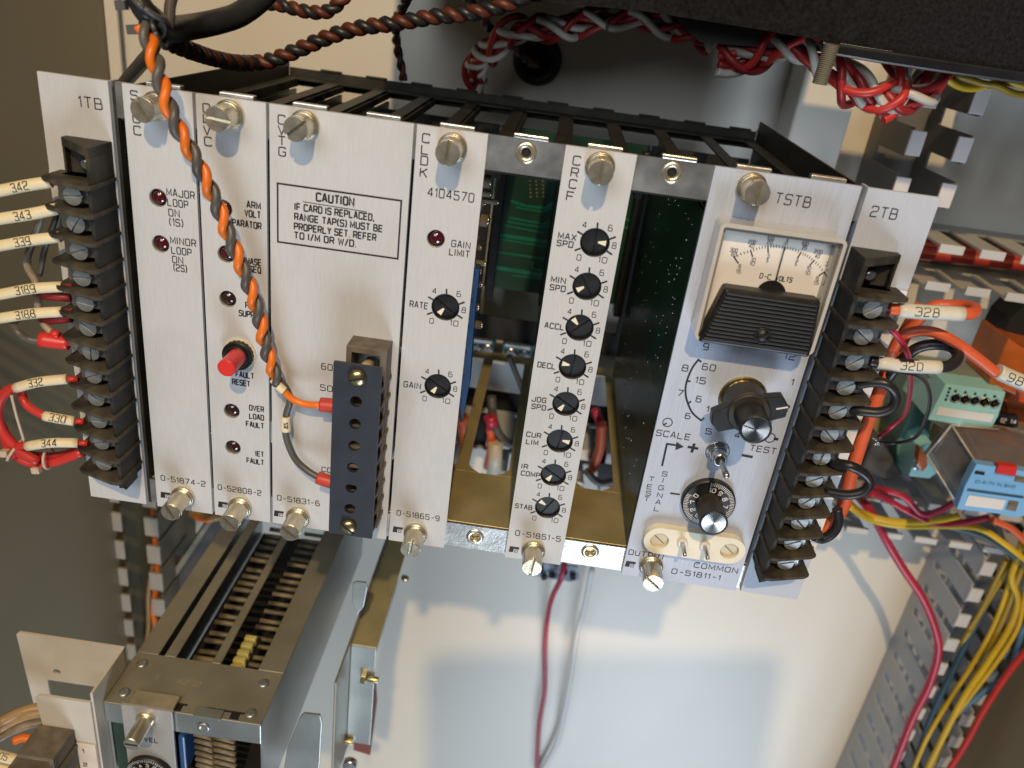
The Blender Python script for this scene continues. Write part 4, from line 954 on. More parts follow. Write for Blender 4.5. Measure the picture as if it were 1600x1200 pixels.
# left rear duct
ax0=U(180,880,TIP)[0]; ax1=U(252,880,TIP)[0]
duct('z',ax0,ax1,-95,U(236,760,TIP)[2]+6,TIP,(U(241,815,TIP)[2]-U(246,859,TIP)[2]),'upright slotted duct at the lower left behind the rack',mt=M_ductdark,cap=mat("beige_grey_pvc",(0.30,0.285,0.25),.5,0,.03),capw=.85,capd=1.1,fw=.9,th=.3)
wire('orange_wire',[(238,770,22),(244,850,22),(247,900,22),(240,950,22),(243,985,23),(236,1030,25)],.28,M_orange,'orange wire weaving through the lower left duct fingers')
wire('tan_wire',[(262,770,24),(240,880,22),(232,930,22),(231,990,23),(215,1060,25)],.2,M_tan:=mat("tan_insulation",(0.28,0.17,0.06),.45),'thin tan wire beside the orange one in the lower left duct')
# things seen between the ducts behind the second cage
t=thing('mounting_rail',U(300,870,24),'grey folded rail behind the lower left card cage','rail')
q=[U(*p,24) for p in ((258,905),(330,800),(372,800),(275,965))]; b=MB(); b.prism(q,(0,.3,0)); b.build('web',M_grail:=mat("grey_steel",(0.09,0.09,0.085),.45,.4,.05),t)
q=[U(*p,23.5) for p in ((262,905),(334,800),(340,803),(268,912))]; b=MB(); b.prism(q,(0,.3,0)); b.build('rail_lip',M_galv,t)
wire('orange_bundle',[(300,800,22),(318,808,21),(340,806,21),(360,800,22)],.45,M_tan,'blurred tan and orange wire bend just under the second card','wire')
wire('orange_wire',[(305,808,21),(322,813,20.5),(345,808,21)],.2,M_orange,'small orange loop under the second card bottom edge')
# ------------------------------------------------------------------ DIN rail group at the right
DY=20
t=thing('din_rail',U(1380,640,25),'yellow passivated mounting rail behind the mint terminal blocks','rail')
q=[U(*p,25) for p in ((1330,628),(1660,690))]
zr=q[0][2]
b=MB(); b.box(q[0][0]-8,q[1][0]+8,25.6,25.8,zr-3.2,zr+.2); b.box(q[0][0]-8,q[1][0]+8,24.6,25.7,zr-2.7,zr-2.5); b.box(q[0][0]-8,q[1][0]+8,24.6,25.7,zr-.4,zr-.2); b.build('rail_profile',M_gold,t)
b=MB(); b.box(q[0][0]-6,q[0][0]-2,22.5,25.5,zr-2.2,zr+.8); b.build('end_stop',M_whitew,t,bevel=.15)
# mint terminal module
t=thing('terminal_module',U(1470,700,24),'mint green terminal module with five round openings and white label strip','terminal module')
def quadprism(name,pxs,Y,ext,mt,parent,bev=.06):
    b=MB(); b.prism([U(*p,Y) for p in pxs],ext); return b.build(name,mt,parent,bevel=bev)
quadprism('side_body',((1452,588),(1478,600),(1462,640),(1428,745),(1400,742),(1402,690)),22,(0,4,0),M_tgreend,t)
hd=quadprism('connector_head',((1478,600),(1572,613),(1560,650),(1548,672),(1450,656)),18,(0,5,0),M_tgreen,t)
quadprism('white_strip',((1467,637),(1554,648),(1548,660),(1462,648)),17.93,(0,.1,0),M_label,hd,.0)
for i in range(5):
    c=U(1493+i*15.3,622+i*2.1,17.99); b=MB(); b.lathe(c,(0,-1,0),[(0,.37),(.03,.37),(.03,.30),(-.0,.28)],20); b.build('opening',M_brass if i%2 else M_galvb,hd)
    b=MB(); b.cyl(c+V3((0,0,0)),c+V3((0,-.035,0)),.15,n=16); b.build('clamp_hole',M_inside,hd)
    c=U(1493+i*15.3,611+i*2.1,17.99); b=MB(); b.cyl(c,c+V3((0,-.02,0)),.10,n=12); b.build('test_hole',M_inside,hd)
for i in range(4):
    c=U(1484-i*2.0,607+i*5.7,17.99); b=MB(); b.cyl(c,c+V3((0,-.02,0)),.10,n=12); b.build('test_hole',M_inside,hd)
quadprism('latch_row',((1445,578),(1560,594),(1566,608),(1478,598),(1452,590)),20,(0,3,0),M_tgl:=mat("dull_mint",(0.22,0.27,0.22),.5),t)
for i in range(5):
    q=[(1478+i*15,586+i*2),(1488+i*15,587.5+i*2),(1483+i*15,595+i*2)]; quadprism('latch',q,19.9,(0,.2,0),M_tgreen,t,0)
ft=quadprism('lower_foot',((1436,700),(1462,690),(1470,735),(1452,748),(1420,744)),19.5,(0,3,0),M_tgreen,t)
c=U(1433,729,19.4); b=MB(); b.lathe(c,(0,-1,0),[(0,.3),(.08,.3),(.1,.2)],16); b.build('foot_screw',M_steel,ft)
quadprism('orange_tab',((1438,700),(1448,712),(1450,728),(1441,738),(1434,722)),18.6,(0,.8,0),M_orplas,t)
# clear relay with blue front
t=thing('relay',U(1520,760,18),'smoky clear relay with blue front label plate and red test tab','relay')
Y0,Y1=12.5,19.5
f=[(1524,665+20),(0,0)]
cA,cB,cC,cD=U(1555,684,Y1),U(1447,757,Y1),(0,0,0),(0,0,0)
# cover: box between front face corners (near) and back face corners (far)
nearf=[(1480,660),(1556,672),(1522,727),(1502,800),(1448,703)]
q=[U(1487,665,15),U(1526,725,13.5),U(1504,798,14.5),U(1448,712,16)]
b=MB(); b.prism(q,(-.1,.5,.0)); b.build('side_cover',M_smoke,t,bevel=.12,seg=3)
q=[U(1488,668,15),U(1560,672,16),U(1640,692,15),U(1640,738,13.5),U(1527,727,13.5)]
b=MB(); b.prism(q,(0,.5,0)); b.build('top_cover',M_smoke,t,bevel=.12,seg=3)
b=MB()
for a_,c_ in (((1487,664,14.9),(1526,724,13.4)),((1526,724,13.4),(1503,798,14.4)),((1448,711,15.9),(1487,664,14.9)),((1503,798,14.4),(1448,711,15.9)),((1487,664,14.9),(1560,671,15.9)),((1480,675,15.3),(1462,705,15.7))): b.tube([U(*a_),U(*c_)],.07,8,1)
b.build('cover_edge',M_bezel,t)
b=MB(); b.prism([U(*p,17.5) for p in ((1505,672),(1585,680),(1620,730),(1535,725))],(0,2.5,0)); b.build('coil',M_relayin,t,bevel=.2)
b=MB(); b.prism([U(*p,18.2) for p in ((1475,680),(1505,700),(1500,780),(1465,715))],(0,2.0,0)); b.build('contact_block',M_comp,t,bevel=.1)
fb=quadprism('blue_front',((1526,725),(1605,737),(1660,745),(1645,800),(1582,809),(1560,803),(1495,796),(1508,760)),12.8,(0,.7,0),M_relblue,t,.06)
quadprism('red_tab',((1561,726),(1591,730),(1587,745),(1556,740)),12.6,(0,.5,0),M_redbtn,t,.05)
quadprism('white_label',((1514,774),(1572,782),(1566,797),(1507,790)),12.74,(0,.1,0),M_label,fb,0)
quadprism('window',((1525,736),(1539,738.5),(1538,742.5),(1523,740.5)),12.74,(0,.1,0),M_inside,fb,0)
quadprism('window',((1577,783),(1592,785),(1587,799),(1572,796)),12.74,(0,.1,0),M_comp,fb,0)
quadprism('window',((1587,744),(1610,748),(1609,756),(1585,752)),12.74,(0,.1,0),M_comp,fb,0)
quadprism('groove',((1512,764),(1600,776),(1599,779),(1511,767)),12.75,(0,.1,0),M_teal,fb,0)
b=MB()
for s_,p0,p1 in (('O',(1524,754),(1530,755)),('4I7II',(1534,755.5),(1553,758)),('N',(1558,759),(1564,760)),('6II0',(1569,760.5),(1585,763))):
    a=U(*p0,12.74); e=U(*p1,12.74); write(b,s_,a,X_,Z_,e[0]-a[0],.2,.03,.01)
b.build('lettering',M_teal,fb)
# orange relays at the right edge
t=thing('orange_relay',U(1590,560,20),'translucent orange relay housing at the right edge above the mint module','relay')
quadprism('housing',((1576,528),(1600,545),(1660,560),(1660,650),(1545,600),(1558,570)),19,(0,4,0),M_orplas,t,.15)
quadprism('lower_housing',((1550,600),(1660,625),(1660,690),(1572,660),(1575,640)),20,(0,3,0),M_orplas,t,.15)
quadprism('lever',((1594,608),(1660,615),(1660,640),(1592,630)),17,(0,.6,0),M_coral,t,.15)
b=MB()
for s_,px in (('12',(1562,659)),('14',(1578,661))): write(b,s_,U(*px,18.4),X_,Z_,.38,.28,.05,.01)
pl=quadprism('number_plate',((1556,646),(1592,651),(1590,668),(1554,662)),18.45,(0,.5,0),M_black,t,.02); b.build('lettering',M_white_ink,pl)
quadprism('grey_base',((1545,662),(1660,685),(1660,705),(1572,690)),18.6,(0,3,0),mat("grey_base_plastic",(0.2,0.19,0.17),.5),t,.1)
# dark panel between ducts
t=quadprism('black_module',((1578,500),(1600,478),(1660,485),(1660,560),(1600,545),(1582,530),(1552,572),(1545,566)),22.5,(0,3,0),M_inside,None,.1)
tag(t,'black module behind the orange relay at the right edge','relay socket')
# bare twisted wire end with black / red thin wires
wire('crimson_wire',[(1386,508,-1.0),(1402,525,-1),(1415,545,-.5),(1422,572,1),(1422,610,4),(1414,645,7),(1395,665,8),(1372,684,8)],.13,M_magenta,'thin crimson wire dropping from the second screw of the 2TB strip')
wire('thin_black_wire',[(1370,576,-1.0),(1400,580,-.6),(1430,585,0),(1448,600,2),(1453,630,4),(1442,665,6),(1428,685,7),(1400,692,8),(1374,691,8)],.10,M_blackw,'thin black wire bowing right and meeting the crimson one')
b=MB()
for i in range(7): b.tube([U(1378+random.uniform(-6,3),690+random.uniform(-5,5),8),U(1368+random.uniform(-6,6),692+random.uniform(-9,9),8)],.05,6,1)
o=b.build('bare_joint',M_steel); tag(o,'frayed bare wire joint where the thin crimson and black wires meet','wire joint')
q=quadprism('grey_block',((1362,695),(1380,690),(1412,742),(1385,750),(1345,735)),21,(0,3,0),M_navygrey,None,.2); tag(q,'dark grey block under the frayed wire joint','relay socket')
# 2TB wires
t=thing('labelled_wire',U(1450,487,-1),'orange wire with white sleeve marked 328 at the top of the 2TB strip','wire','labelled wires on the right barrier strip')
part_tube(t,'insulation',[(1389,483,-1.2),(1405,484,-1.2),(1450,486,-1.1),(1500,489,-1.0),(1518,490,-.8),(1523,483,-.2),(1510,478,.4),(1485,477,.8),(1455,480,1.0),(1430,505,1.2),(1408,530,1.2)],.26,M_coral,14)
sleeve(t,[(1402,485,-1.2),(1450,488,-1.15),(1504,491,-1.05)],.31,'328',M_wsleeve,off=.45,wid=.95,h=.36)
part_tube(t,'bare_end',[(1378,484,-1.2),(1390,484,-1.2)],.09,M_steel)
t=thing('labelled_wire',U(1580,590,-1),'orange wire arching to a white sleeve at the right edge','wire','labelled wires on the right barrier strip')
part_tube(t,'insulation',[(1385,575,.5),(1395,548,.4),(1410,525,.2),(1440,517,0),(1470,523,-.2),(1500,540,-.3),(1530,562,-.4),(1560,586,-.5)],.24,M_coral,14)
sleeve(t,[(1558,580,-.5),(1580,590,-.5),(1625,608,-.5)],.34,'98',M_wsleeve,wid=.7,h=.36)
part_tube(t,'under_wire',[(1558,586,-.3),(1590,600,-.2),(1640,640,0)],.24,M_coral)
t=thing('labelled_wire',U(1420,572,-1),'black wire looping back, white sleeve marked 320','wire','labelled wires on the right barrier strip')
part_tube(t,'insulation',[(1358,563,-1.2),(1372,566,-1.2),(1420,570,-1.2),(1470,573,-1.1),(1488,569,-.9),(1497,557,-.5),(1488,543,0),(1462,538,.4),(1435,543,.6),(1415,558,.8),(1396,580,1.0),(1388,592,1.2)],.25,M_blackw,14)
sleeve(t,[(1369,567,-1.2),(1420,572,-1.2),(1468,574,-1.15)],.30,'320',M_wsleeve,off=.5,wid=.9,h=.34)
GJ='black jumpers on the right barrier strip'
wire('jumper_wire',[(1338,601,-1.2),(1362,597,-1.5),(1385,600,-1.7),(1399,615,-1.7),(1396,634,-1.7),(1374,644,-1.6),(1345,642,-1.4),(1328,639,-1.1)],.23,M_blackw,'upper black jumper looping between two neighbouring 2TB screws','jumper',GJ,14)
wire('jumper_wire',[(1300,724,-1.3),(1325,727,-1.9),(1348,738,-1.9),(1359,752,-1.9),(1350,767,-1.9),(1325,773,-1.8),(1290,768,-1.4)],.23,M_blackw,'lower black jumper looping out below the frayed joint','jumper',GJ,14)
wire('jumper_wire',[(1308,795,.2),(1310,815,.1),(1302,832,0),(1285,842,0),(1272,838,-.1)],.24,M_blackw,'short black bend behind the bottom of the 2TB strip','jumper',GJ,14)
wire('black_wire',[(1352,655,1.0),(1350,690,1),(1338,715,1),(1325,735,1)],.24,M_blackw,'short straight black wire behind the 2TB marker strip','jumper')
wire('coral_wire',[(1440,478,1.6),(1415,520,1.8),(1395,560,1.6),(1378,600,1.2),(1362,640,1),(1345,690,.9),(1330,740,.8),(1318,790,.8),(1300,815,.7),(1282,832,.6)],.32,M_coral,'thick orange wire running down behind the 2TB strip','wire',None,16)
# wires in the lower right
def many(specs,name,cat,group):
    for pts,r,mt,lab in specs: wire(name,pts,r,mt,lab,cat,group)
Z1=19
many([
 ([(1315,775,16),(1345,800,Z1),(1385,813,Z1),(1430,816,Z1),(1470,812,Z1),(1498,806,Z1)],.26,M_yellow,'yellow wire sagging from the 2TB strip to the blue relay'),
 ([(1325,790,16),(1360,812,Z1),(1410,822,Z1),(1480,822,Z1),(1530,826,Z1),(1570,850,Z1),(1620,890,Z1)],.24,M_yellow,'second yellow wire passing on under the blue relay'),
 ([(1360,770,17),(1385,780,Z1),(1420,800,Z1),(1460,818,Z1),(1500,817,Z1),(1545,808,Z1)],.25,M_magenta,'crimson wire curving up to the right tab of the relay'),
 ([(1352,758,16),(1375,764,Z1),(1412,776,Z1),(1440,803,Z1),(1470,797,Z1),(1490,785,Z1)],.25,M_magenta,'crimson wire bending up beside the smoky cover'),
 ([(1550,812,Z1),(1580,826,Z1),(1605,850,Z1),(1640,890,Z1)],.26,M_coral,'bright red wire leaving the relay toward the right edge'),
 ([(1480,822,20),(1530,836,20),(1575,862,20),(1620,900,20)],.22,M_slate:=mat("slate_insulation",(0.10,0.17,0.20),.4),'slate blue wire under the relay'),
 ([(1334,768,19),(1345,780,20),(1362,802,20),(1385,845,21),(1412,890,21),(1442,935,20.8),(1462,985,20.5),(1466,1020,20.4),(1452,1070,20.4),(1425,1125,20.5),(1392,1210,20.5)],.34,M_magenta,'long crimson wire falling across the diagonal duct'),
 ([(1660,760,20),(1605,830,20),(1590,872,20),(1580,905,20),(1590,940,20),(1575,985,20),(1540,1040,19.5),(1500,1100,19),(1445,1210,19)],.26,M_yellow,'thick bright yellow wire in the diagonal duct'),
 ([(1600,880,21),(1570,950,21),(1555,1000,21),(1515,1070,21),(1475,1150,21),(1450,1220,21)],.22,M_dyellow,'ochre wire deep in the diagonal duct'),
 ([(1590,865,21),(1545,935,21),(1500,1010,21.5)],.25,M_dyellow,'short ochre strand near the top of the diagonal duct'),
 ([(1610,860,20),(1592,900,20),(1570,960,20.5),(1530,1045,20.5)],.25,M_dyellow,'ochre wire beside the thick yellow one'),
 ([(1580,900,20.5),(1562,955,20.5),(1536,1010,20.5),(1496,1075,20.3),(1450,1150,20),(1420,1220,20)],.2,M_yellow,'thinner yellow wire left of the thick bright yellow one'),
 ([(1605,905,20),(1598,950,20),(1588,985,20),(1560,1030,20),(1522,1080,20),(1488,1125,20.5)],.2,M_yellow,'yellow wire right of the thick bright one, ending inside the duct'),
 ([(1572,875,20.5),(1552,915,20.8),(1532,955,21),(1513,985,21.2)],.2,M_dyellow,'dull yellow strand entering the top of the diagonal duct'),
 ([(1560,905,21.5),(1530,965,21.5),(1490,1045,21),(1455,1120,20.5),(1425,1210,20)],.25,M_teal,'dark blue wire along the left of the duct'),
 ([(1720,800,20),(1660,900,20),(1620,960,20),(1598,985,20),(1583,1035,20),(1560,1065,20),(1525,1090,20),(1490,1120,21)],.24,M_blue,'sky blue wire curving into the duct'),
 ([(1760,780,19),(1690,900,19),(1625,990,19),(1580,1045,19),(1540,1105,19),(1510,1160,19),(1475,1215,19)],.27,M_red,'red wire along the right edge of the diagonal duct'),
],'loose_wire','wire','loose coloured wires at the lower right')
# right side plastic edge behind the red wire
# ------------------------------------------------------------------ middle: wires and small board on the wall
b=MB(); q=[U(*p,24) for p in ((820,874),(903,886),(905,906),(890,909),(822,898))]; b.prism(q,(0,.2,0)); o=b.build('small_circuit_board',M_opcb); tag(o,'small speckled blue grey board under the bottom rail of the rack','circuit board')
b=MB()
for p in ((845,888),(862,897),(850,900),(882,893),(895,900)): c=U(*p,23.95); b.cyl(c,c+V3((0,-.25,0)),.28,n=12)
b.build('capacitor',M_inside,o)
wire('hanging_red_wire',[(882,880,22),(876,905,22),(862,935,24),(855,970,26),(851,1020,26.5),(851,1080,26.5),(842,1140,26.5),(838,1230,26.5)],.24,M_magenta,'thin red wire hanging in front of the back wall')
wire('hanging_white_wire',[(925,888,23),(915,940,25),(902,990,26),(893,1050,26),(880,1120,26.5),(868,1165,27),(840,1215,27.3)],.25,M_label,'thin white wire hanging beside the red one')
# things behind and under the cage seen through the open slots
zc=U(760,548,25)[2]
t=thing('terminal_row',(15,26,zc-2),'green screw terminals glimpsed through the empty slot behind the cage','terminal block')
for i,(a,e) in enumerate(((733,772),(785,832),(838,880))):
    p=U(a,532+(a-733)*.15,23.5); q=U(e,540+(a-733)*.15,23.5); b=MB(); b.box(p[0],q[0],24.2,27,p[2]-1.5,p[2]); g=b.build('green_body',M_tgd:=mat("deep_green_plastic",(0.02,0.15,0.12),.45),t,bevel=.05)
    b=MB(); b.box(p[0]+.2,q[0]-.2,23.3,23.8,p[2]+.02,p[2]+.25); b.build('white_marker',M_label,g)
    for k in (.3,.75):
        x=p[0]+(q[0]-p[0])*k; b=MB(); b.lathe((x,23.5,p[2]-.55),(0,-1,0),[(0,.55),(.15,.5),(.2,.3)],16); b.build('clamp_screw',M_steel,g)
z2=U(790,600,24)[2]
b=MB(); b.box(8,42,24.5,27.8,z2-1.0,z2+2.2); o=b.build('grey_carrier',M_duct,bevel=.1); tag(o,'dull grey carrier strip under the green terminals inside the rack','rail')
zc=U(830,705,22)[2]
duct('x',zc-3,zc+.9,6,44,22,3.2,'short slotted duct seen through the cage bottom',capw=.8,capd=.9)
b=MB(); b.box(6,44,26.5,27.9,z2-7.5,z2-1.2); o=b.build('gap_shade_sheet',M_inside); tag(o,'black sheet put in for the shade between carrier and duct behind the cage','shade sheet')  # black sheet stands in for the shade of the gap
for i,(pts,r,mt,lab) in enumerate((
 ([(795,555,21),(805,580,21),(818,615,21),(822,650,21)],.22,M_grey,'dark wire inside the slot below the green terminals'),
 ([(768,620,21.5),(772,660,21.5),(790,690,21.5),(830,700,21.5)],.35,M_grey,'grey cable curving inside the slot behind the gold bar'),
 ([(722,650,21),(728,690,21),(722,720,21)],.5,M_coral,'orange lead at the left of the open slot'),
 ([(765,665,21.5),(768,690,21.5),(764,730,21.5)],.35,M_coral,'orange lead right of the gold bar'),
 ([(765,650,21),(770,665,21)],.5,M_magenta,'crimson ferrule right of the gold bar'),
 ([(940,660,21),(937,700,21),(925,735,21)],.4,M_coral,'orange lead in the second open slot'),
 ([(915,735,20),(940,755,20),(985,742,20)],.3,M_grey,'grey cable crossing the second open slot'),
 ([(930,640,21.5),(938,665,21.5),(935,690,21.5)],.35,M_magenta,'crimson ferrule in the second open slot'),
 ([(720,690,21.3),(716,760,21.3)],.6,M_whitew,'white ferrule at the left of the open slot'),
 ([(775,690,21.3),(772,740,21.3)],.6,M_whitew,'white ferrule right of the gold bar'),
 )): wire('inner_wire',pts,r,mt,lab,'wire','leads glimpsed through the open slots')
# ------------------------------------------------------------------ second card cage, lower left
Z2=-32.0
a=UZ(170,1084,Z2); e=UZ(402,1146,Z2); X0,X1=a[0],e[0]; YF=(a[1]+e[1])/2
t=thing('lower_card_cage',((X0+X1)/2,YF+11,Z2-10),'second dusty steel card cage at the lower left, seen from above','card cage')
print('cage2',X0,X1,YF, X1-X0)
def zp(px,py): p=UZ(px,py,Z2); return (p[0],p[1])
b=MB()
def topstrip(x0,x1,y0,y1): b.box(x0,x1,y0,y1,Z2-.12,Z2)
sl=[(250,1030),(325,1045)]
ys0=zp(262,1025)[1]; yend=YF+24
bars=[(X0,zp(256,1022)[0]),]
xa=zp(256,1022)[0]
s1=zp(290,1037)[0]; s2=zp(322,1041)[0]; s3=zp(362,1049)[0]; s4=zp(398,1057)[0]
print('bars',X0,xa,s1,s2,s3,s4,X1,ys0)
topstrip(X0,X1,YF,ys0)
topstrip(X0,X0+1.25,ys0,yend); topstrip(X0+1.62,X0+2.3,ys0,yend); topstrip(X0+4.45,X0+4.95,ys0,yend); topstrip(X1-1.5,X1,ys0,yend)
top_=b.build('top_sheet',M_galv,t,bevel=.02,seg=1)
b=MB(); b.box(X0,X1,YF-.02,YF+.15,Z2-1.5,Z2-.02); b.build('front_flange',M_galvb,t,bevel=.05)
b=MB(); b.box(X1-.12,X1,YF+.2,yend,Z2-7,Z2-.13); b.build('right_side_plate',M_galvb,t)
b=MB(); b.box(X0,X0+.12,YF+.2,yend,Z2-7,Z2-.13); b.build('left_side_plate',M_galvb,t)
b=MB(); b.box(X0+.2,X1-.2,YF+1,yend,Z2-6.4,Z2-6.3); b.build('inner_floor',M_inside,t)
for p in ((222,1037),(194,1082),(412,1068),(392,1115)):
    c=UZ(*p,Z2); b=MB(); b.lathe(c,(0,0,1),[(0,.32),(.06,.3),(.12,.16),(.1,.08)],20); b.build('rivet',M_galvb,t)
b=MB(); c=UZ(317,1121,Z2); c=V3((c[0],YF-.02,Z2-.8)); b.lathe(c,(0,-1,0),[(0,.36),(.08,.34),(.1,.2),(.04,.15)],20); b.build('threaded_insert',M_galvb,t)
for x in (X0+1.8,X0+5.0):
    b=MB(); b.box(x,x+1.5,YF-.15,YF+.5,Z2+.02,Z2+.12); b.build('spring_tab',M_galvb,t,bevel=.03)
    b=MB(); b.box(x+.5,x+2.6,YF+.5,YF+.62,Z2+.003,Z2+.02); b.box(x+1.9,x+2.4,YF+.1,YF+.5,Z2+.003,Z2+.02); b.build('notch',M_inside,t)
b=MB(); 
for k in range(4): write(b,'A2120S'[k],(X0+3.2+k*.34,YF+1.9,Z2),X_,(0,1,0),.24,.34,.03,.006,Nx=(0,0,1))
write(b,'E',(X0+1.9,YF+2.0,Z2),X_,(0,1,0),.2,.34,.03,.006,Nx=(0,0,1)); b.build('stamped_number',M_galvl:=mat("bright_stamp",(0.6,0.55,0.4),.3,.8),t)
c_=V3((0,0,0))
b=MB()
for i in range(26):
    y=ys0+1.0+i*.8; z=Z2-1.7-random.random()*.3
    b.cyl((X0+2.5,y,z),(X0+2.5+1.5+.25*random.random(),y,z),.17,n=8); b.cyl((X0+5.1,y+.3,z-.2),(X0+6.6,y+.3,z-.2),.15,n=8)
b.build('resistor',M_comp,t)
b=MB()
for i in range(5): b.box(X0+5.15,X0+5.9,ys0+.6+i*.62,ys0+1.0+i*.62,Z2-1.5,Z2-.9)
b.build('yellow_part',M_ylwc,t,bevel=.08)
# module in the lower cage
mt_=thing('lower_module',(X0+2.5,YF,Z2-10),'cut off grey module with a count dial at the bottom left edge','rack module')
p0=U(189,1103,YF-.3); p1=U(268,1115,YF-.3)
b=MB(); b.box(p0[0],p1[0],YF-.3,YF-.12,Z2-12,p0[2]+.1); b.build('front_panel',M_lowp:=mat("grey_panel",(0.36,0.36,0.35),.42,.2,.03,60),mt_,bevel=.02)
b=MB(); b.box(p0[0]+.3,p1[0],YF-.12,YF+.8,p0[2]-.12,p0[2]+.1); b.build('latch_tab',M_nickel,mt_,bevel=.03)
def thumb_at(parent,c,L,r):
    b=MB(); b.bcyl(c,c+V3((0,-.2,0)),r*1.3,.04); b.bcyl(c+V3((0,-.15,0)),c+V3((0,-L,0)),r,.04,36,.02); o=b.build('thumb_screw',M_nickel,parent)
    b=MB(); b.obox(c+V3((0,-L-.005,0)),(r*.8,0,0),(0,.01,0),(0,0,.05)); b.build('slot',M_inside,o)
c=U(229,1123,YF-.3); thumb_at(mt_,c,1.7,.42)
b=MB(); a=U(226,1158,YF-.31); e=U(247,1161,YF-.31); write(b,'VEL',a,X_,Z_,e[0]-a[0],.3,.05); b.build('lettering',M_ink,mt_)
c=U(236,1205,YF-.3); b=MB(); b.bcyl(c,c+V3((0,-.3,0)),1.32,.06,56); dl=b.build('dial_skirt',M_black,mt_)
b=MB(); dc=c+V3((0,-.31,0))
for i in range(60):
    a=math.radians(i*6); d=(math.cos(a),math.sin(a)); L=.18 if i%5 else .24; b.ribbon([(d[0]*(1.27-L),d[1]*(1.27-L)),(d[0]*1.27,d[1]*1.27)],.035,dc,X_,Z_,(0,-1,0),.006)
for i,s_ in enumerate('6543210'):
    a=math.radians(175-i*28); d=V3((math.cos(a),0,math.sin(a))); n_=V3((math.sin(a),0,-math.cos(a))); write(b,s_,dc+d*.72-n_*.08,n_,d,.16,.22,.045,.006)
b.build('dial_figures',M_white_ink,dl); b=MB(); b.bcyl(dc,dc+V3((0,-1.2,0)),.62,.05,40,.03); b.build('dial_knob',M_knob,dl)
b=MB(); b.box(X0+.3,X0+1.4,YF+.1,YF+.2,Z2-12,Z2-1.6); b.build('card_edge',M_pcbd,mt_)
b=MB(); b.box(p1[0]+.12,p1[0]+.5,YF-.1,YF+1.2,Z2-4.5,Z2-1.7); b.build('blue_part',M_bluec,mt_,bevel=.1)
b=MB()
for i in range(14): b.cyl((p1[0]+.8+.9*(i%2),YF+.5,Z2-2.1-(i//2)*.5),(p1[0]+1.9+1.6*(i%2)*.8,YF+.3,Z2-2.0-(i//2)*.5),.13,n=8)
b.build('component',M_comp,mt_)
# brackets to the right of the lower cage
t=thing('channel_bracket',U(560,1100,3),'long folded steel bracket right of the lower card cage, tapering toward the viewer','bracket')
Zb=Z2-1.2
q=[UZ(*p,Zb) for p in ((552,1006),(594,1008),(634,850),(603,845))]
xr=(q[1][0]+q[2][0])/2; xl=(q[0][0]+q[3][0])/2; yn=q[0][1]
print('bracket',q)
b=MB(); b.box(xl,xr,yn,yn+18,Zb-.15,Zb); b.build('top_flange',M_gold,t,bevel=.03)
b=MB(); b.box(xl,xr,yn-.02,yn+.14,Zb-9,Zb-.14); b.build('front_face',M_galvb,t,bevel=.03)
q=[UX(*p,xl-.1) for p in ((598,846),(549,912),(553,1003),(520,1090),(505,1145),(470,1240),(520,1260),(570,1000))]
b=MB(); b.box(xl-.16,xl-.02,yn-3.5,yn+18,Zb-10,Zb+.25); b.build('web_plate',M_galv,t,bevel=.04)
for px in ((572,1058),(533,1155)):
    c=U(*px,yn-.1); b=MB(); b.lathe(c+V3((-.3,-.1,0)),(1,0,0),[(0,.4),(.35,.4)],6,sm=False); b.lathe(c+V3((.05,-.1,0)),(1,0,0),[(0,.2),(.8,.2)],14); b.build('hex_bolt',M_brass,t,bevel=.03)
c=U(633,903,yn+11); b=MB(); b.dome(c,(0,-1,0),.32,.25); b.build('round_screw',M_brass,t)
t=thing('lug_plate',U(515,1090,YF+2),'scalloped steel ear standing between the lower cage and the bracket','bracket')
b=MB(); b.prism([U(*p,YF+1.0) for p in ((448,1170),(468,1122),(474,1115),(500,1118),(503,1130),(498,1215),(440,1225))],(0,.15,0)); b.build('ear',M_galvb,t,bevel=.04)
b=MB(); b.prism([U(*p,YF+8) for p in ((551,912),(556,909),(572,911),(574,918),(568,948),(557,962),(550,940))],(0,.15,0)); b.build('rear_ear',M_galvb,t,bevel=.04)
t=thing('terminal_board',U(575,1150,6),'red brown board with white standoffs right of the bracket bolts','board')
b=MB(); b.prism([U(*p,yn+2) for p in ((568,1085),(586,1068),(588,1100),(578,1180),(552,1172),(556,1130))],(0,.3,0)); b.build('board',M_redbrown,t)
for p in ((567,1101),(574,1130)):
    c=U(*p,yn+1.9); b=MB(); b.lathe(c,(0,-1,0),[(0,.22),(.3,.2)],14); b.build('standoff',M_label,t)
b=MB(); c=U(548,1190,yn+1); b.lathe(c,(0,-1,0),[(0,.5),(.5,.5)],18); b.build('knob',M_steel,t)
# ------------------------------------------------------------------ cream bracket and terminal block, bottom left
t=thing('cream_bracket',U(110,1080,-2),'scuffed cream Z shaped sheet bracket with a square cut-out at the lower left','bracket')
ba=U(25,989,YF+2.5); bb_=U(193,1012,YF+2.5); bl=U(52,1110,YF+2.5)
hx=U(89,1050,YF+2.5); w0=U(74,1062,YF+2.5); w1=U(152,1070,YF+2.5)
b=MB(); zt=(ba[2]+bb_[2])/2
plate(b,[(ba[0],zt-.15),(ba[0]+.15,zt),(bb_[0],zt),(bb_[0],zt-7),(w0[0],zt-7),(ba[0]+.3,zt-7)],[circ(hx[0],hx[2],.22),rect(w0[0],bb_[0]-.2,w0[2]-3.2,w0[2])],YF+2.5,YF+2.65)
b.build('back_leg',M_bracket,t,bevel=.02)
fa=U(56,1084,YF-.8); fb_=U(140,1095,YF-.8); 
b=MB(); b.box(bb_[0]-.15,bb_[0],YF-.75,YF+2.64,zt-8,zt-.05-2.5*0); 
b.build('web',M_bracket,t,bevel=.03)
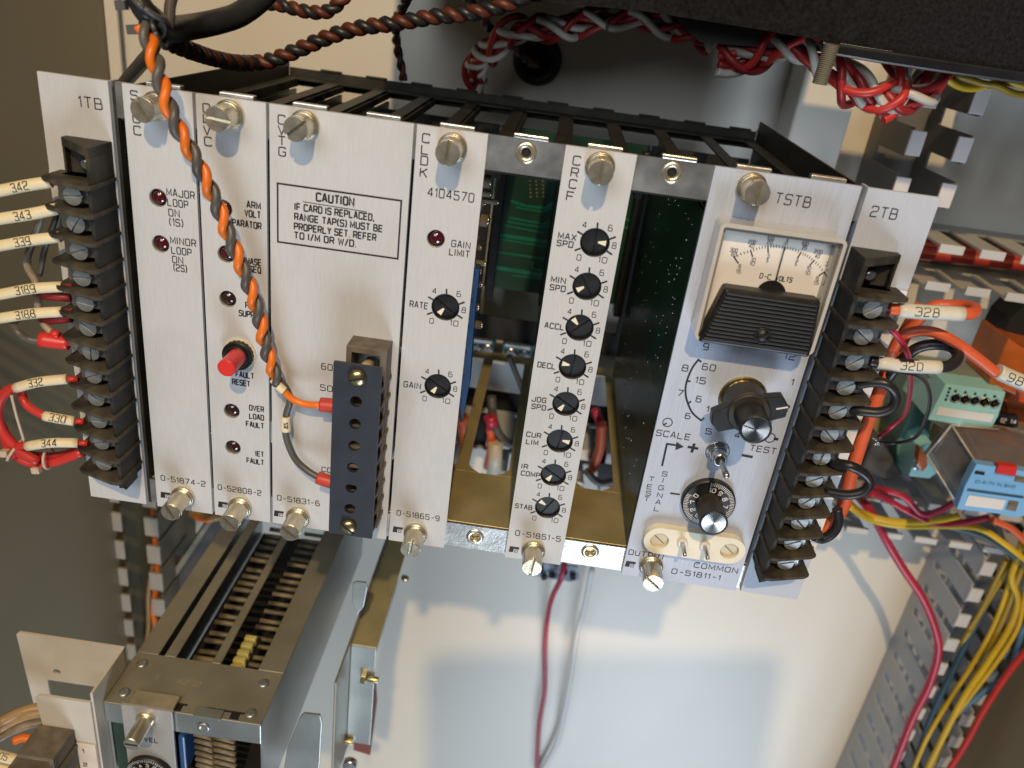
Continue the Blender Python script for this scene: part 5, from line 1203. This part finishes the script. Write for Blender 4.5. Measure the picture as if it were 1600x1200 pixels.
zt2=(fa[2]+fb_[2])/2; f2=U(118,1160,YF-.8)
b=MB(); plate(b,[(fa[0],zt2-.25),(fa[0]+.25,zt2),(bb_[0]-.1,zt2),(bb_[0]-.1,zt2-6),(f2[0],zt2-6),(f2[0],f2[2]),(fa[0]+.2,f2[2])],[],YF-.9,YF-.75); b.build('front_leg',M_bracket,t,bevel=.03)
l0=U(120,1160,YF-.95); b=MB(); b.box(l0[0],bb_[0]-.12,YF-.97,YF-.92,zt2-6,l0[2]); st=b.build('number_strip',M_label2:=mat("ivory_label",(0.66,0.58,0.47),.5),t)
b=MB()
for s_,p in (('1',(128,1176)),('2',(131,1197))): write(b,s_,U(*p,YF-.99),X_,Z_,.12 if s_=='1' else .2,.26,.045,.01)
b.build('lettering',M_ink,st)
t=thing('lower_terminal_block',U(85,1160,YF-1.5),'brown black terminal block cut off at the bottom left corner','terminal block')
q=[U(60,1132,YF-1),U(115,1140,YF-1)]
b=MB(); b.box(q[0][0],q[1][0],YF-2.9,YF-1.0,q[0][2]-.25,q[0][2]); b.box(q[1][0]-.25,q[1][0],YF-2.9,YF-1.0,q[0][2]-1.1,q[0][2]-.25); b.box(q[0][0],q[0][0]+.2,YF-2.2,YF-1.0,q[0][2]-1.1,q[0][2]-.25)
b.box(q[0][0]-.6,q[1][0]+.1,YF-3.2,YF-1,q[0][2]-1.3,q[0][2]-1.1); b.box(q[0][0],q[1][0],YF-2.3,YF-1,q[0][2]-6,q[0][2]-1.3); b.build('block_body',M_brownblock,t,bevel=.03)
wire('cream_cable',[(-40,1150,YF-1),(0,1128,YF+.4),(40,1110,YF+1),(80,1105,YF+1.5)],.3,mat("buff_insulation",(0.36,0.24,0.12),.45),'upper buff wire of the curve at the lower left edge')
wire('cream_cable',[(-40,1162,YF-1),(0,1139,YF+.4),(40,1119,YF+.8),(80,1112,YF+1.2)],.26,mat("buff_insulation",(0.36,0.24,0.12)),'second buff wire of the curve at the lower left edge')
wire('cream_cable',[(-40,1180,YF-1),(0,1153,YF+.2),(35,1136,YF+.6),(70,1128,YF+1)],.26,M_greyb,'mottled wire lowest in the curve at the lower left edge')
wire('orange_wire',[(22,1158,YF-.5),(38,1153,YF-.3),(58,1158,YF-.3)],.24,M_orange,'short orange wire bend above the bottom left sleeves')
sleeve(tag(part_tube(None,'labelled_wire',[(-20,1180,YF-1.2),(20,1192,YF-1.2)],.1,M_red),'cream sleeve at the very bottom left corner','wire'),[(-30,1172,YF-1.4),(5,1182,YF-1.5),(45,1192,YF-1.5)],.3,'305')
tag(part_tube(None,'short_sleeve',[(-20,1195,YF-1.7),(10,1203,YF-1.7),(35,1212,YF-1.7)],.26,M_sleeve),'second cream sleeve cut off by the bottom left corner','wire')
# cream round pads behind the first card edge
for i,(p,r) in enumerate((((212,480),.75),((221,560),.7))):
    c=U(*p,2.2); b=MB(); b.prism([c+V3((0,0,0))+V3((r*.75*math.cos(k*math.pi/12),0,r*1.1*math.sin(k*math.pi/12))) for k in range(24)],(0,.15,0)); o=b.build('fibre_disc',M_creamd); tag(o,('upper','lower')[i]+' cream oval disc in the gap beside the 1TB strip','disc',None)
    b=MB(); b.obox(c+V3((-.2,-.1,-.3)),(.3,0,.18),(0,.06,0),(-.05,0,.08)); b.build('black_lead',M_inside,o)
# ------------------------------------------------------------------ unseen slab for phone and hand, added for its shadow on the back wall
LP=V3((26,-165,150)); n0=CP-V3(fwd)*1.2
def onplane(wp):
    d=LP-wp; k=np.dot(n0-wp,fwd)/np.dot(d,fwd); return wp+d*k
K0=onplane(U(665,1022,WY)); rr_,dd_=V3(right),V3(down)
K0=K0+0*rr_; print('tablet corner',K0,'cam',CP,'rel',np.dot(K0-CP,rr_),np.dot(K0-CP,dd_))
W_,Hh,r_=24.5,15.5,1.2
P=[]
for cx_,cy_,a0 in ((W_-r_,r_,-90),(W_-r_,Hh-r_,0),(r_,Hh-r_,90),(r_,r_,180)):
    for i in range(7):
        a=math.radians(a0+15*i); P.append(K0+rr_*(cx_+r_*math.cos(a))+dd_*(cy_+r_*math.sin(a)))
b=MB(); b.prism(P,-V3(fwd)*.8); tag(b.build('shadow_slab',M_phone,bevel=.1),'unseen dark slab for the phone and hand, added to cast the rounded wall shadow','shadow_slab')
print("PART2 ok")
